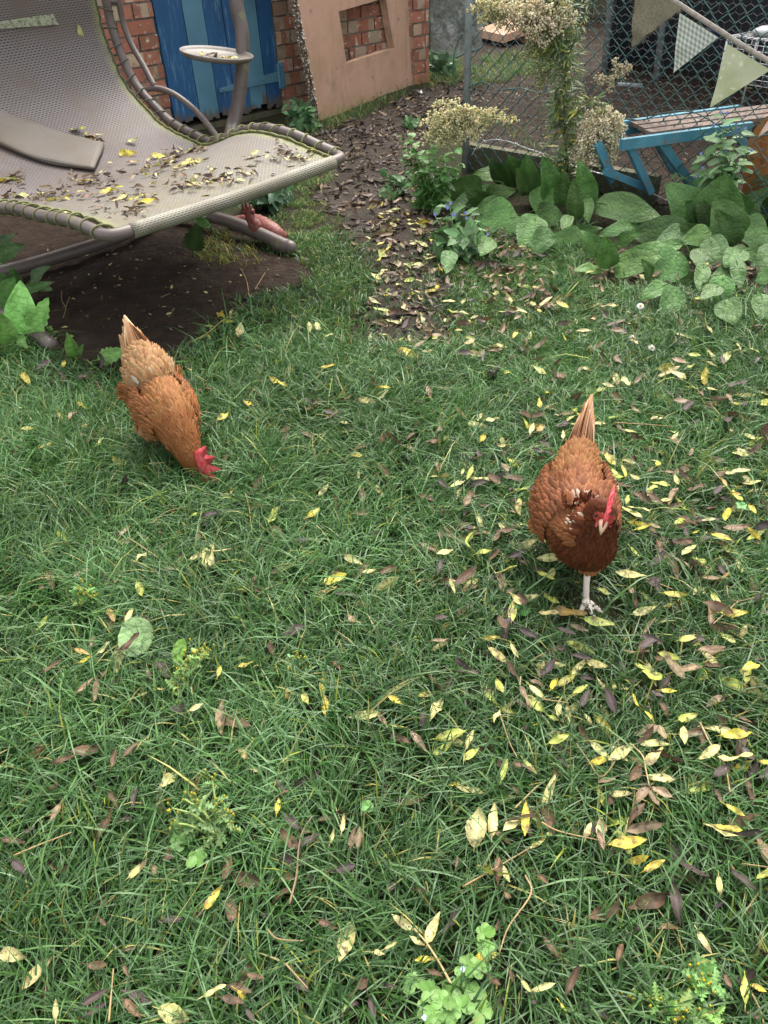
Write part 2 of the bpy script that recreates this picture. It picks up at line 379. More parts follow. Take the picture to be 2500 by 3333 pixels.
def sheet(name, mat, xs, ys, z0, keep=None, amp=1.):
    X, Y = np.meshgrid(xs, ys, indexing='ij')
    Z = ter(X, Y)+z0+amp*.006*(vnoise(X, Y, 18, 3)-.5)+amp*.006*(vnoise(X, Y, 41, 4)-.5)
    nx, ny = X.shape; I = np.arange(nx*ny).reshape(nx, ny)
    Q = np.stack([I[:-1, :-1], I[1:, :-1], I[1:, 1:], I[:-1, 1:]], -1).reshape(-1, 4)
    V = np.stack([X, Y, Z], -1).reshape(-1, 3)
    if keep is not None:
        c = V[Q].mean(1); k = keep(c[:, 0], c[:, 1]); Q = Q[k]
        u, inv = np.unique(Q, return_inverse=True); V = V[u]; Q = inv.reshape(-1, 4)
    return fast_mesh(name, V, Q, np.full((len(V), 3), .1), [mat])
g = sheet('ground', M['ground'], axis(-3, 4, .03, 40), axis(-1, 8.5, .03, 50), 0., amp=.6); tag(g, kind='structure')
wob = lambda x, y: (x+.09*(vnoise(x, y, 9, 1)-.5)+.05*(vnoise(x, y, 25, 2)-.5), y+.09*(vnoise(x, y, 9, 7)-.5)+.05*(vnoise(x, y, 25, 8)-.5))
g = sheet('bare_soil', M['soil'], np.arange(-2.6, .2, .016), np.arange(2, 4.9, .016), .008, lambda x, y: inpoly(*wob(x, y), SOIL), 1.3); tag(g, kind='structure')
g = sheet('path', M['mud'], np.arange(-1.2, 1.2, .02), np.arange(2.1, 6.6, .02), .005, lambda x, y: inpoly(*wob(x, y), PATH), .6); tag(g, kind='structure')
RUNG = [tuple((FA-FN*.06)[:2]), tuple((FA-FN*.06+FDIR*3)[:2]), (6, 6), (3, 9), (.7, 9), (.6, 7)]
g = sheet('run_ground', M['soil'], np.arange(.3, 6, .03), np.arange(2, 9, .03), .0045, lambda x, y: inpoly(x, y, RUNG), .6); tag(g, kind='structure')

# ------------------------------------------------------------------ grass
def blades(xy, h, w, lean, col, curlv, z0=0.005):
    n = len(xy); th = rng.uniform(0, 2*math.pi, n)
    ld = rng.uniform(0, 2*math.pi, n)*.75+2.5*vnoise(xy[:, 0], xy[:, 1], 7, 9)*math.pi
    L = np.stack([np.cos(ld), np.sin(ld)], 1)
    S = np.stack([np.cos(th), np.sin(th)], 1)
    base = np.stack([xy[:, 0], xy[:, 1], ter(xy[:, 0], xy[:, 1])+z0], 1)
    V = np.zeros((n, 8, 3)); tt = (0, .38, .74, 1.)
    for i, t in enumerate(tt):
        out = lean*h*(t**1.0*.45+t**2*.55*(1+curlv)); up = h*np.sqrt(np.maximum(.03, 1-(lean*.8)**2*t))*t-curlv*h*t**3*.35
        wd = w*(1, .92, .6, .06)[i]*.5
        c = base.copy(); c[:, :2] += L*out[:, None]; c[:, 2] += up
        V[:, 2*i, :] = c; V[:, 2*i+1, :] = c
        V[:, 2*i, :2] -= S*wd[:, None]; V[:, 2*i+1, :2] += S*wd[:, None]
    I = np.arange(n)[:, None]*8
    Q = np.stack([I+np.array([0, 1, 3, 2]), I+np.array([2, 3, 5, 4]), I+np.array([4, 5, 7, 6])], 1).reshape(-1, 4)
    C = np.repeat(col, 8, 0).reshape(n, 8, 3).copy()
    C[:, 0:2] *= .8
    return V.reshape(-1, 3), Q, C.reshape(-1, 3)
def gcol(n, xy, dry=.03):
    a = A(.018, .064, .012); b = A(.088, .200, .038); c = A(.11, .215, .095)
    k = rng.random(n)[:, None]**1.4; k2 = np.clip(rng.normal(.25, .25, n), 0, 1)[:, None]
    col = (a*(1-k)+b*k)*(1-k2)+c*k2*1.2
    col *= (.8+.5*vnoise(xy[:, 0], xy[:, 1], 5, 21))[:, None]
    d = rng.random(n) < dry; col[d] = A(.36, .33, .10)*rng.uniform(.6, 1.2, (d.sum(), 1))
    d = rng.random(n) < dry*.5; col[d] = A(.30, .36, .05)*rng.uniform(.6, 1.1, (d.sum(), 1))
    return col
def pxgrid(xy):
    d = np.concatenate([xy, np.zeros((len(xy), 1))], 1)-CAM; w = d@_F
    return 1250+FPX*(d@_R)/w, 1666.5-FPX*(d@_U)/w
def lawn_pts(n, lo, hi):
    xy = np.stack([rng.uniform(lo[0], hi[0], n), rng.uniform(lo[1], hi[1], n)], 1)
    return xy
FOOT = np.array([[.415, 1.09], [.41, 1.05], [.43, 1.12], [.41, 1.01]])
def lawn():
    xy = lawn_pts(250000, (-1.75, .12), (1.75, 3.3))
    # fan shape of what can be seen, with a margin to either side
    xy = xy[np.abs(xy[:, 0]) < .75+.48*xy[:, 1]]
    x, y = wob(xy[:, 0], xy[:, 1]); u, v = pxgrid(xy)
    fx = rng.normal(0, .035, len(xy)); fy = rng.normal(0, .035, len(xy))
    bad = inpoly(x+fx, y+fy, SOIL) | inpoly(x+fx*2.2, y+fy*2.2, PATH)
    sparse = (v < 1130) & (u > 840) & (u < 1700)
    bad |= sparse & (rng.random(len(xy)) < .45)
    bad |= (v < 760) & (u > 1400)          # planting bed beside the fence
    bad |= (u > 1900) & (v < 960)
    bad |= rng.random(len(xy)) < .25*(vnoise(xy[:, 0], xy[:, 1], 14, 5) > .62)
    xy = xy[~bad]; n = len(xy); u, v = pxgrid(xy)
    hN = vnoise(xy[:, 0], xy[:, 1], 4.5, 6)
    h = .030+.045*rng.random(n)+.024*hN
    tall = ((u < 900) & (v > 1330) & (v < 2100)).astype(float)
    h *= np.where((v < 1300) & (u < 850), .6+.4*np.clip((v-1120)/180, 0, 1), 1)
    h *= 1+.45*tall*vnoise(xy[:, 0], xy[:, 1], 6, 12)
    h *= np.where((v < 1130) & (u > 800) & (u < 1800), .55, 1)
    for f in FOOT: h *= np.where(np.hypot(*(xy-f).T) < .085, .6, 1)
    w = rng.uniform(.0024, .0050, n); lean = rng.uniform(.25, 1.05, n); cv = rng.uniform(0, 1.0, n)
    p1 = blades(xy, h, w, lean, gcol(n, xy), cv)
    # long arching blades
    m = 8000; xy = lawn_pts(m, (-1.6, .2), (1.7, 2.7)); x, y = wob(xy[:, 0], xy[:, 1]); u, v = pxgrid(xy)
    pr = np.where(u < 900, 1., .35)*np.where((u > 1900) & (v < 1350), 2.2, 1)
    k = ~(inpoly(x, y, SOIL) | inpoly(x, y, PATH)) & (rng.random(m) < pr*.6) & ~((v < 1000) & (u > 1400)) & ~((v < 1130) & (u > 840) & (u < 1700))
    xy = xy[k]; n = len(xy)
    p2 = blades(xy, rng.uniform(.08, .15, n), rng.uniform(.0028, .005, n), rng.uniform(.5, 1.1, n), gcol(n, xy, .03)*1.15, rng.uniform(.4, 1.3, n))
    # short sparse turf between the soil and the path, by the panel and in the run
    parts = [p1, p2]
    def strip(poly, m, hh, d=.12):
        q = np.array(pxpoly(poly)); lo = q.min(0); hi = q.max(0)
        xy = lawn_pts(m, lo, hi); xy = xy[inpoly(*wob(xy[:, 0], xy[:, 1]), q)]; n = len(xy)
        xy = xy[vnoise(xy[:, 0], xy[:, 1], 16, 33) > .35]; n = len(xy)
        parts.append(blades(xy, rng.uniform(.4, 1, n)*hh, rng.uniform(.0015, .0032, n), rng.uniform(.2, 1, n), gcol(n, xy, d)*A(1.15, 1.1, .9), rng.uniform(0, 1, n)))
    strip([(900, 590), (1100, 560), (1000, 650), (1090, 760), (1230, 950), (1140, 1060), (1130, 1120), (850, 1060), (1010, 890), (960, 800), (870, 730)], 15000, .035)
    strip([(1000, 400), (1060, 395), (1390, 265), (1480, 215), (1520, 240), (1300, 330), (1100, 430), (960, 480), (930, 430)], 7000, .10)
    strip([(880, 440), (1000, 440), (1110, 560), (1060, 640), (1150, 760), (1260, 960), (1190, 1110), (1100, 1060), (1180, 940), (1060, 740), (980, 640), (1040, 560), (900, 480)], 5000, .035, .2)
    strip([(1520, 200), (1800, 170), (1810, 230), (1620, 275), (1530, 290)], 9000, .07)
    strip([(1395, 190), (1500, 170), (1500, 280), (1400, 300)], 3000, .09)
    strip([(700, 760), (830, 800), (860, 850), (700, 880), (640, 850)], 900, .06, .5)
    strip([(1500, 780), (1900, 830), (2100, 960), (2500, 1010), (2500, 1130), (1450, 1130)], 14000, .045)
    off = 0; VV = []; QQ = []; CC = []
    for V, Q, C in parts: VV.append(V); QQ.append(Q+off); CC.append(C); off += len(V)
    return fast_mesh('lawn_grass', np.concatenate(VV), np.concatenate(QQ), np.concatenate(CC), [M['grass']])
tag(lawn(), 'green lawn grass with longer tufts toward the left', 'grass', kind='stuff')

# ------------------------------------------------------------------ brick shed with blue door
def wt(u, v):
    q = PL(u, v, W0, WNRM); return (q-W0)@WDIR, q[2]
def WQ(t, z, off=0.): return W0+WDIR*t+A(0, 0, z)+WNRM*off
DT = (P(924, 369)-W0)@WDIR; D0, D1 = -.005, wt(915, 300)[0]
TEND = wt(1396, 60)[0]
shed = thing('brick_shed', 'old red brick shed wall with flaking whitewash and a blue plank door', 'shed', W0)
def wall():
    mb = MB(); H = 1.75; cH = .0775
    for a, b in ((-2.6, D0-.004), (D1+.004, TEND)):      # mortar core
        mb.box(WQ(a, -.05, -.012), WDIR*(b-a), WNRM*-.2, A(0, 0, H), (.3, .28, .25), 0)
    mb.box(WQ(D0-.004, H*.9, -.012), WDIR*(D1-D0+.008), WNRM*-.2, A(0, 0, H*.1-.05), (.3, .28, .25), 0)
    red = A(.37, .15, .095); cream = A(.42, .31, .215); brown = A(.30, .19, .13)
    for k in range(22):
        z = k*cH+.004; off = (k % 2)*.1125
        for a, b in ((-2.6, D0-.006), (D1+.006, TEND)):
            x = a-off
            for i in range(40):
                x0 = max(a, x+i*.225); x1 = min(b, x+i*.225+.214)
                if x1-x0 < .03: continue
                r = rng.random(); j = rng.uniform(-.002, .003)
                if r < .55:      # pressed brick with two or three colour bands
                    f = sorted([rng.uniform(.2, .4), rng.uniform(.6, .8)]); cs = [red, cream, red]
                    if rng.random() < .3: cs = [cream, red, cream]
                elif r < .8: f = []; cs = [brown if rng.random() < .35 else red]
                else: f = [rng.uniform(.4, .7)]; cs = [cream, red] if rng.random() < .5 else [brown, red]
                e = [0]+list(f)+[1]; jj = .8+.4*rng.random()
                for p, c in enumerate(cs):
                    s0 = x0+(x1-x0)*e[p]; s1 = x0+(x1-x0)*e[p+1]
                    mb.box(WQ(s0, z, -.015), WDIR*(s1-s0-(.0005 if p < len(cs)-1 else 0)), WNRM*(.017+j), A(0, 0, cH-.011), jcol(c, .15)*jj, 1)
    return mb.build('wall', [M['mortar'], M['brick']], shed, smooth=False)
wall()
def door():
    mb = MB(); H = 1.7
    e = [wt(200+0, 0)]
    ts = [wt(x, y)[0] for x, y in ((580, 430), (652, 425), (722, 422), (780, 408), (833, 395), (887, 380), (924, 366))]
    ts[-1] = D1-.012
    fw = ts[0]
    # plank edges along the bottom, even widths behind the post
    fr = .042; x0 = D0+fr; W = D1-.006-x0
    w = np.array([.185, .18, .17, .15, .17, .145]); w = w/w.sum()*W; x = x0
    for i in range(6):
        d = i in (0, 2, 5) or i == 3
        z0 = .03+rng.uniform(0, .02)
        n = 5                                     # ragged rotten lower edge: strips of unequal length
        for q in range(n):
            zz = z0+rng.uniform(0, .03)
            mb.box(WQ(x+w[i]*q/n+(.002 if q == 0 else 0), zz, .0+.003*(i % 2)), WDIR*(w[i]/n-(.002 if q == n-1 else 0)), WNRM*-.024, A(0, 0, .10-zz), mat=0 if d else 1)
        mb.box(WQ(x+.002, .10, .0+.003*(i % 2)), WDIR*(w[i]-.004), WNRM*-.024, A(0, 0, H-.10), mat=0 if d else 1)
        x += w[i]
    d = mb.build('door', [M['dblue'], M['lblue']], shed, smooth=False)
    m2 = MB(); m2.box(WQ(D0, -.02, .012), WDIR*(fr-.003), WNRM*-.06, A(0, 0, H+.1))
    m2.build('door_frame', M['dblue'], shed, smooth=False)
    m3 = MB(); m3.box(WQ(D0-.02, -.05, -.012), WDIR*(D1-D0+.04), WNRM*-.14, A(0, 0, .075)); m3.build('door_sill', M['mosswood'], shed, smooth=False)
    m5 = MB(); m5.box(WQ(D0-.02, -.05, -.16), WDIR*(D1-D0+.04), WNRM*-.02, A(0, 0, H)); m5.build('door_backing', M['navy'], shed, smooth=False)
    # strap hinge
    m4 = MB(); (ta, za), (tb, zb) = wt(712, 294), wt(908, 247)
    a0 = WQ(ta, za, .006); b0 = WQ(tb, zb, .006); up = A(0, 0, 1)
    h0, h1 = .012, .028
    V = [a0-up*h0, a0+up*h0, b0+up*h1, b0-up*h1]; V += [p+WNRM*.006 for p in V]
    m4.add(V, [(4, 7, 6, 5), (0, 1, 2, 3), (0, 4, 5, 1), (1, 5, 6, 2), (2, 6, 7, 3), (3, 7, 4, 0)], mat=0)
    for f in (.06, .4, .72): m4.ball(a0+(b0-a0)*f+WNRM*.007, .007, mat=0)
    tp, zp = wt(905, 285); tq, zq = wt(917, 212)
    m4.box(WQ(tb-.004, zb-.075, .006), WDIR*.042, WNRM*.007, A(0, 0, .15))
    m4.tube([WQ(tb-.006, zb-.07, .014), WQ(tb-.006, zb+.07, .014)], .009, 8)
    for z in (-.058, .058): m4.ball(WQ(tb+.018, zb+z, .014), .007)
    h = m4.build('hinge', M['lblue'], None, smooth=False); h.parent = d; h.location = Vector(h.location)-Vector(d['_o'])
door()

# ------------------------------------------------------------------ leaning concrete panel with square opening
def panel():
    a = P(1040, 392); b = P(1386, 264); e1 = unit(b-a); back = unit(np.cross(A(0, 0, 1), e1))
    # lean chosen so the left edge runs through the top of the picture where the photo has it
    best = None
    for lam in np.linspace(0, .5, 60):
        for sk in np.linspace(-.15, .15, 31):
            e2 = unit(A(0, 0, 1)*math.cos(lam)+back*math.sin(lam)+e1*sk)
            k = .6; q = np.array(proj(a+e2*k)); q2 = np.array(proj(b+e2*k))
            l = lambda q, p0, p1: abs((p1[0]-p0[0])*(q[1]-p0[1])-(p1[1]-p0[1])*(q[0]-p0[0]))/math.hypot(p1[0]-p0[0], p1[1]-p0[1])
            c = l(q, (1040, 392), (965, 0))+.6*l(q2, (1386, 264), (1366, 0))
            if best is None or c < best[0]: best = (c, lam, sk, e2)
    e2 = best[3]; n = unit(np.cross(e1, e2))          # towards the viewer
    if n@(CAM-a) < 0: n = -n
    def st(u, v):
        q = PL(u, v, a, n)-a
        m = np.array([[e1@e1, e1@e2], [e1@e2, e2@e2]]); return np.linalg.solve(m, [q@e1, q@e2])
    w = np.linalg.norm(b-a); H = 1.25
    o = np.array([st(1129, 207), st(1283, 156), st(1256, -6), st(1102, 37)])
    T = .055; Q = lambda s, t, d: a+e1*s+e2*t-n*d
    th = thing('concrete_panel', 'pink terracotta coloured concrete panel with square hole leaning on brick wall', 'concrete panel', a)
    mb = MB()
    out = np.array([[0, -.03], [w, -.03], [w, H], [0, H]])
    for d, fl in ((0, 0), (T, 1)):
        V = []; F = []
        K = 8
        O = [out[i]+(out[(i+1) % 4]-out[i])*k/K for i in range(4) for k in range(K)]
        I = [o[i]+(o[(i+1) % 4]-o[i])*k/K for i in range(4) for k in range(K)]
        jj = [rng.normal(0, .0022, 2) for _ in O]
        V = [Q(*(p+j), d) for p, j in zip(O, jj)]+[Q(*(p+j*.5), d) for p, j in zip(I, jj)]
        n4 = 4*K
        for i in range(n4):
            q = (i, (i+1) % n4, n4+(i+1) % n4, n4+i); F.append(q if not fl else q[::-1])
        mb.add(V, F, mat=0)
    n4 = 32
    V = np.concatenate(mb.v)
    # outer rim and inner reveal
    mb.add(V, [(i, 2*n4+i, 2*n4+(i+1) % n4, (i+1) % n4) for i in range(n4)], mat=1)
    mb.add(V, [(n4+i, n4+(i+1) % n4, 3*n4+(i+1) % n4, 3*n4+i) for i in range(n4)], mat=0)
    for k in range(420):                              # pebbles in the left edge
        t = rng.uniform(0, H); d = rng.uniform(0, T)
        if rng.random() < .3: p = Q(abs(rng.normal(0, .006)), t, -.001)
        else: p = Q(-.002, t, d)
        r = rng.uniform(.002, .0055)
        mb.ball(p, r, mat=2 if rng.random() < .45 else 1, nu=6, nv=4)
    mb.build('panel_slab', [M['terra'], M['pebble'], M['white']], th, smooth=False)
panel()

# ------------------------------------------------------------------ polythene sheet at the wall's end
def polysheet():
    c = PD(1400, 150, 6.6); b = PL(1515, 130, c, A(0, -1, 0))
    th = thing('polythene_sheet', 'wrinkled clear polythene sheet with bound edge hanging beyond the panel', 'plastic sheet', c)
    w = b-c; w[2] = 0; n = unit(A(w[1], -w[0], 0)); V = []; F = []
    nx, nz = 22, 34
    for i in range(nx):
        for j in range(nz):
            s = i/(nx-1); t = j/(nz-1)
            z = .9*t-(.04+.05*math.sin(s*3+.3) if j == 0 else 0)
            d = .08*(vnoise(s, t, 5, 3)-.5)+.10*abs(vnoise(s+t*.7, t*.5, 9, 5)-.5)+.05*abs(vnoise(s-t*.9, t*.4, 17, 6)-.5)
            V.append(c+w*1.5*s+A(0, 0, z)-n*(.05+d))
    for i in range(nx-1):
        for j in range(nz-1): F.append((i*nz+j, (i+1)*nz+j, (i+1)*nz+j+1, i*nz+j+1))
    mb = MB(); mb.add(V, F); mb.build('sheet', M['poly'], th)
    m2 = MB(); m2.tube([V[j] for j in range(nz)], .010, 6); m2.tube([V[i*nz] for i in range(nx)], .006, 6)
    m2.build('hem', M['pvcwire'], th)
polysheet()

# ------------------------------------------------------------------ chain-link fence
fence = thing('chain_link_fence', 'green chain link fence with grey steel post at its left end', 'fence', FA)
def chainlink():
    mb = MB(); L = 1.75; H = 1.35; d = .0355
    k = int(L/d); nz = int(H/d); r = .002
    def q(s, z, o):
        return FA+FDIR*(s+.008*(vnoise(s, z, 3, 1)-.5)-.002)+A(0, 0, z-.03+.02*(vnoise(s, z, 2.2, 2)-.5))+FN*(o+.03*(vnoise(s, z, 2.5, 3)-.5))
    for i in range(-1, k):
        pts = []
        for j in range(nz+1):
            right = (j+i) % 2
            s = (i+1)*d+(d*.93 if right else d*.07)
            z = j*d
            if s < -.01: continue
            o = .004 if right else -.004
            pts += [q(s, z-.005, -o*.2), q(s+(.003 if right else -.003), z, o), q(s, z+.005, -o*.2)]
        mb.tube(pts, r, 4, cap=False)
    mb.build('wire_mesh', M['pvcwire'], fence)
    # hexagonal netting fixed just behind
    mb = MB(); a = .019; r = .00055; wx = a*math.sqrt(3)
    for i in range(int(L/wx)):
        for j in range(int(1.2/(1.5*a))):
            x0 = (i+.5*(j % 2))*wx+.08; z0 = j*1.5*a+.02
            p = lambda s, z: FA+FDIR*s+A(0, 0, z)-FN*(.03+.02*(vnoise(s, z, 4, 8)-.5))
            top = p(x0, z0+a/2+a/2); l = p(x0-wx/2, z0+a/2); rr = p(x0+wx/2, z0+a/2); lb = p(x0-wx/2, z0-a/2)
            for u, v in ((l, top), (top, rr), (lb, l)):
                mb.tube([u, v], r, 3, cap=False)
    mb.build('hexagonal_netting', M['wire'], fence)
    mb = MB(); t = FP(1527, 0, .012); b = FA+FN*.012
    u = unit(t-b); mb.tube([b-u*.1, b+u*1.5], .017, 12); mb.build('post', M['post'], fence)
    mb = MB()
    for path in ([(1500, 300), (1540, 278), (1575, 268), (1620, 292), (1660, 290), (1700, 288), (1750, 302), (1790, 292)],
                 [(2030, 385), (2090, 390), (2160, 368), (2240, 362), (2300, 385), (2380, 432), (2440, 445), (2500, 438), (2560, 430)],
                 [(1505, 110), (1482, 160), (1475, 230), (1477, 290)]):
        mb.tube(spline([FP(u, v, .02+.004*math.sin(u)) for u, v in path], 40), .0026, 5)
    mb.build('tie_wire', M['pvcwire'], fence)
chainlink()
def barbed():
    th = thing('barbed_wire', 'sagging silver barbed wire along the foot of the fence', 'barbed wire', FP(1660, 470, .02))
    p = spline([FP(u, v, .025) for u, v in ((1535, 505), (1560, 470), (1600, 455), (1660, 462), (1720, 485), (1780, 505), (1880, 545), (1990, 575), (2090, 615), (2180, 655), (2290, 700))], 160)
    mb = MB()
    for s in (0, math.pi):
        a = np.arange(len(p))*.9+s
        mb.tube(p+np.stack([np.zeros(len(p)), np.cos(a), np.sin(a)], 1)*.0019, .0015, 4)
    for i in range(8, 150, 15):
        for k in range(2):
            d = unit(rng.normal(0, 1, 3)); mb.tube([p[i]-d*.012, p[i]+d*.012], .0011, 4)
        mb.tube([p[i-1], p[i+1]], .0035, 5)
    mb.build('wire_strand', M['silver'], th)
barbed()
def sleeper():
    p = FP(1545, 560, -.08); b = FP(1850, 640, -.08); p[2] = b[2] = 0
    mb = MB(); d = unit(b-p); n = A(-d[1], d[0], 0)
    mb.box(p-d*.05-A(0, 0, .03), d*(np.linalg.norm(b-p)+.5), -n*.05, A(0, 0, .15))
    o = mb.build('timber_board', M['mosswood'], None, smooth=False, origin=p); tag(o, 'mossy timber board on edge behind the foot of the wire fence', 'board')
sleeper()

# ------------------------------------------------------------------ bunting
def bunting():
    th = thing('bunting', 'fabric bunting on grey webbing strung across the wire fence', 'bunting', FP(2300, 80, .04))
    top = spline([FP(u, v, .04) for u, v in ((2100, -75), (2170, -15), (2235, 30), (2330, 92), (2420, 150), (2500, 197), (2620, 262))], 60)
    mb = MB(); V = []; F = []
    for i, p in enumerate(top):
        t = unit(top[min(i+1, 59)]-top[max(i-1, 0)]); n = np.cross(t, FN); n = unit(n)
        for a, b in ((-1, -1), (1, -1), (1, 1), (-1, 1)): V.append(p+n*a*.0085+FN*b*.0035)
    for i in range(59):
        for j in range(4): F.append((i*4+j, i*4+(j+1) % 4, i*4+4+(j+1) % 4, i*4+4+j))
    mb.add(V, F); mb.build('webbing', M['tape'], th)
    def flag(a, b, c, mat, lab, seed, fray=0):
        """a,b along the tape, c = tip (pixel corners), slightly billowing cloth"""
        a, b, c = [FP(*q, .043) for q in (a, b, c)]
        mb = MB(); n = 14; V = []; uv = []; idx = {}
        for i in range(n+1):
            for j in range(n+1-i):
                s, t = i/n, j/n
                p = a+(b-a)*s+(c-a)*t
                f = t*(1-t)
                p = p+FN*(.02*t+.025*(vnoise(s*2+t, t*2, 2.2, seed)-.4)*t)
                e = (i == 0 or i+j == n)
                if e and fray: p = p+(b-a)*rng.uniform(-.02, .02)
                idx[i, j] = len(V); V.append(p); uv.append((np.linalg.norm((b-a)*s), np.linalg.norm((c-a)*t)))
        F = []
        for i in range(n):
            for j in range(n-i):
                F.append((idx[i, j], idx[i, j+1], idx[i+1, j]))
                if i+j < n-1: F.append((idx[i+1, j], idx[i, j+1], idx[i+1, j+1]))
        V = np.array(V); k = len(V)
        F2 = [tuple(q+k for q in f[::-1]) for f in F]
        mb.add(np.concatenate([V, V-FN*.0015]), F+F2, uv=np.array(uv+uv))
        if fray:
            for e0, e1 in ((a, c), (b, c)):
                for q in range(60):
                    p = e0+(e1-e0)*rng.random(); dr = unit(rng.normal(0, 1, 3)+A(0, 0, -1.2))
                    mb.tube([p+FN*.012, p+FN*.014+dr*rng.uniform(.008, .022)], .0005, 3)
        o = mb.build('pennant', mat, th); o['label'] = lab
    flag((2070, -75), (2222, 24), (2062, 152), M['burlap'], 'frayed grey burlap pennant', 1, 1)
    flag((2212, 42), (2338, 122), (2196, 236), M['gingham'], 'grey and cream gingham pennant', 2)
    flag((2366, 142), (2508, 228), (2320, 346), M['felt'], 'pale green felt pennant', 3)
    flag((2580, 250), (2680, 300), (2474, 442), M['peach'], 'peach coloured pennant tip', 4)
bunting()

# ------------------------------------------------------------------ blue bench, orange board and things in the run
def bench():
    H = .34
    nl, nr = P(2043, 446, H), P(2455, 392, H); fl, fr = P(2052, 428, H), P(2510, 322, H)
    th = thing('wooden_bench', 'low weathered bench with flaking light blue rails and splayed legs behind fence', 'bench', A(*nl[:2], 0))
    d = unit(nr-nl); nn = unit(fl+(fr-fl)*.3-nl-(nr-nl)*.3); nn[2] = 0; pz = A(-d[1], d[0], 0)
    mb = MB(); mb.box(nl-d*.02+A(0, 0, -.05), nr-nl+d*.02, pz*.022, A(0, 0, .042)); mb.build('rail', M['bluewood'], th, smooth=False)
    f0 = nl+pz*.20; f1 = nr+pz*.22+d*.1
    mb = MB(); mb.box(f0-A(0, 0, .05), f1-f0, pz*.022, A(0, 0, .056)); mb.build('rail', M['bluewood'], th, smooth=False)
    mb = MB(); a = nl+d*.12+pz*.03
    for k in range(3):
        mb.box(a+pz*(.0+k*.055)+d*.02*rng.random()-A(0, 0, .018-.004*k), (nr-nl)*.98+d*.1, pz*.05, A(0, 0, .016))
    mb.build('seat_board', M['greywood'], th, smooth=False)
    def leg(u0, v0, u1, v1, wd, off):
        a = PL(u0, v0, nl+pz*off, -pz); b = PL(u1, v1, nl+pz*off, -pz)
        L = b-a; s = unit(np.cross(L, pz))
        mb = MB(); mb.box(a-s*wd/2, L, pz*.03, s*wd); mb.build('leg', M['bluewood'], th, smooth=False)
    leg(2148, 452, 2262, 612, .034, .0225); leg(2052, 472, 2124, 630, .03, .0225)
    leg(2120, 420, 2200, 560, .03, .19); leg(1975, 560, 2120, 618, .028, .06); leg(1950, 470, 2000, 590, .034, .10)
    leg(2400, 412, 2480, 600, .034, .0225)
bench()
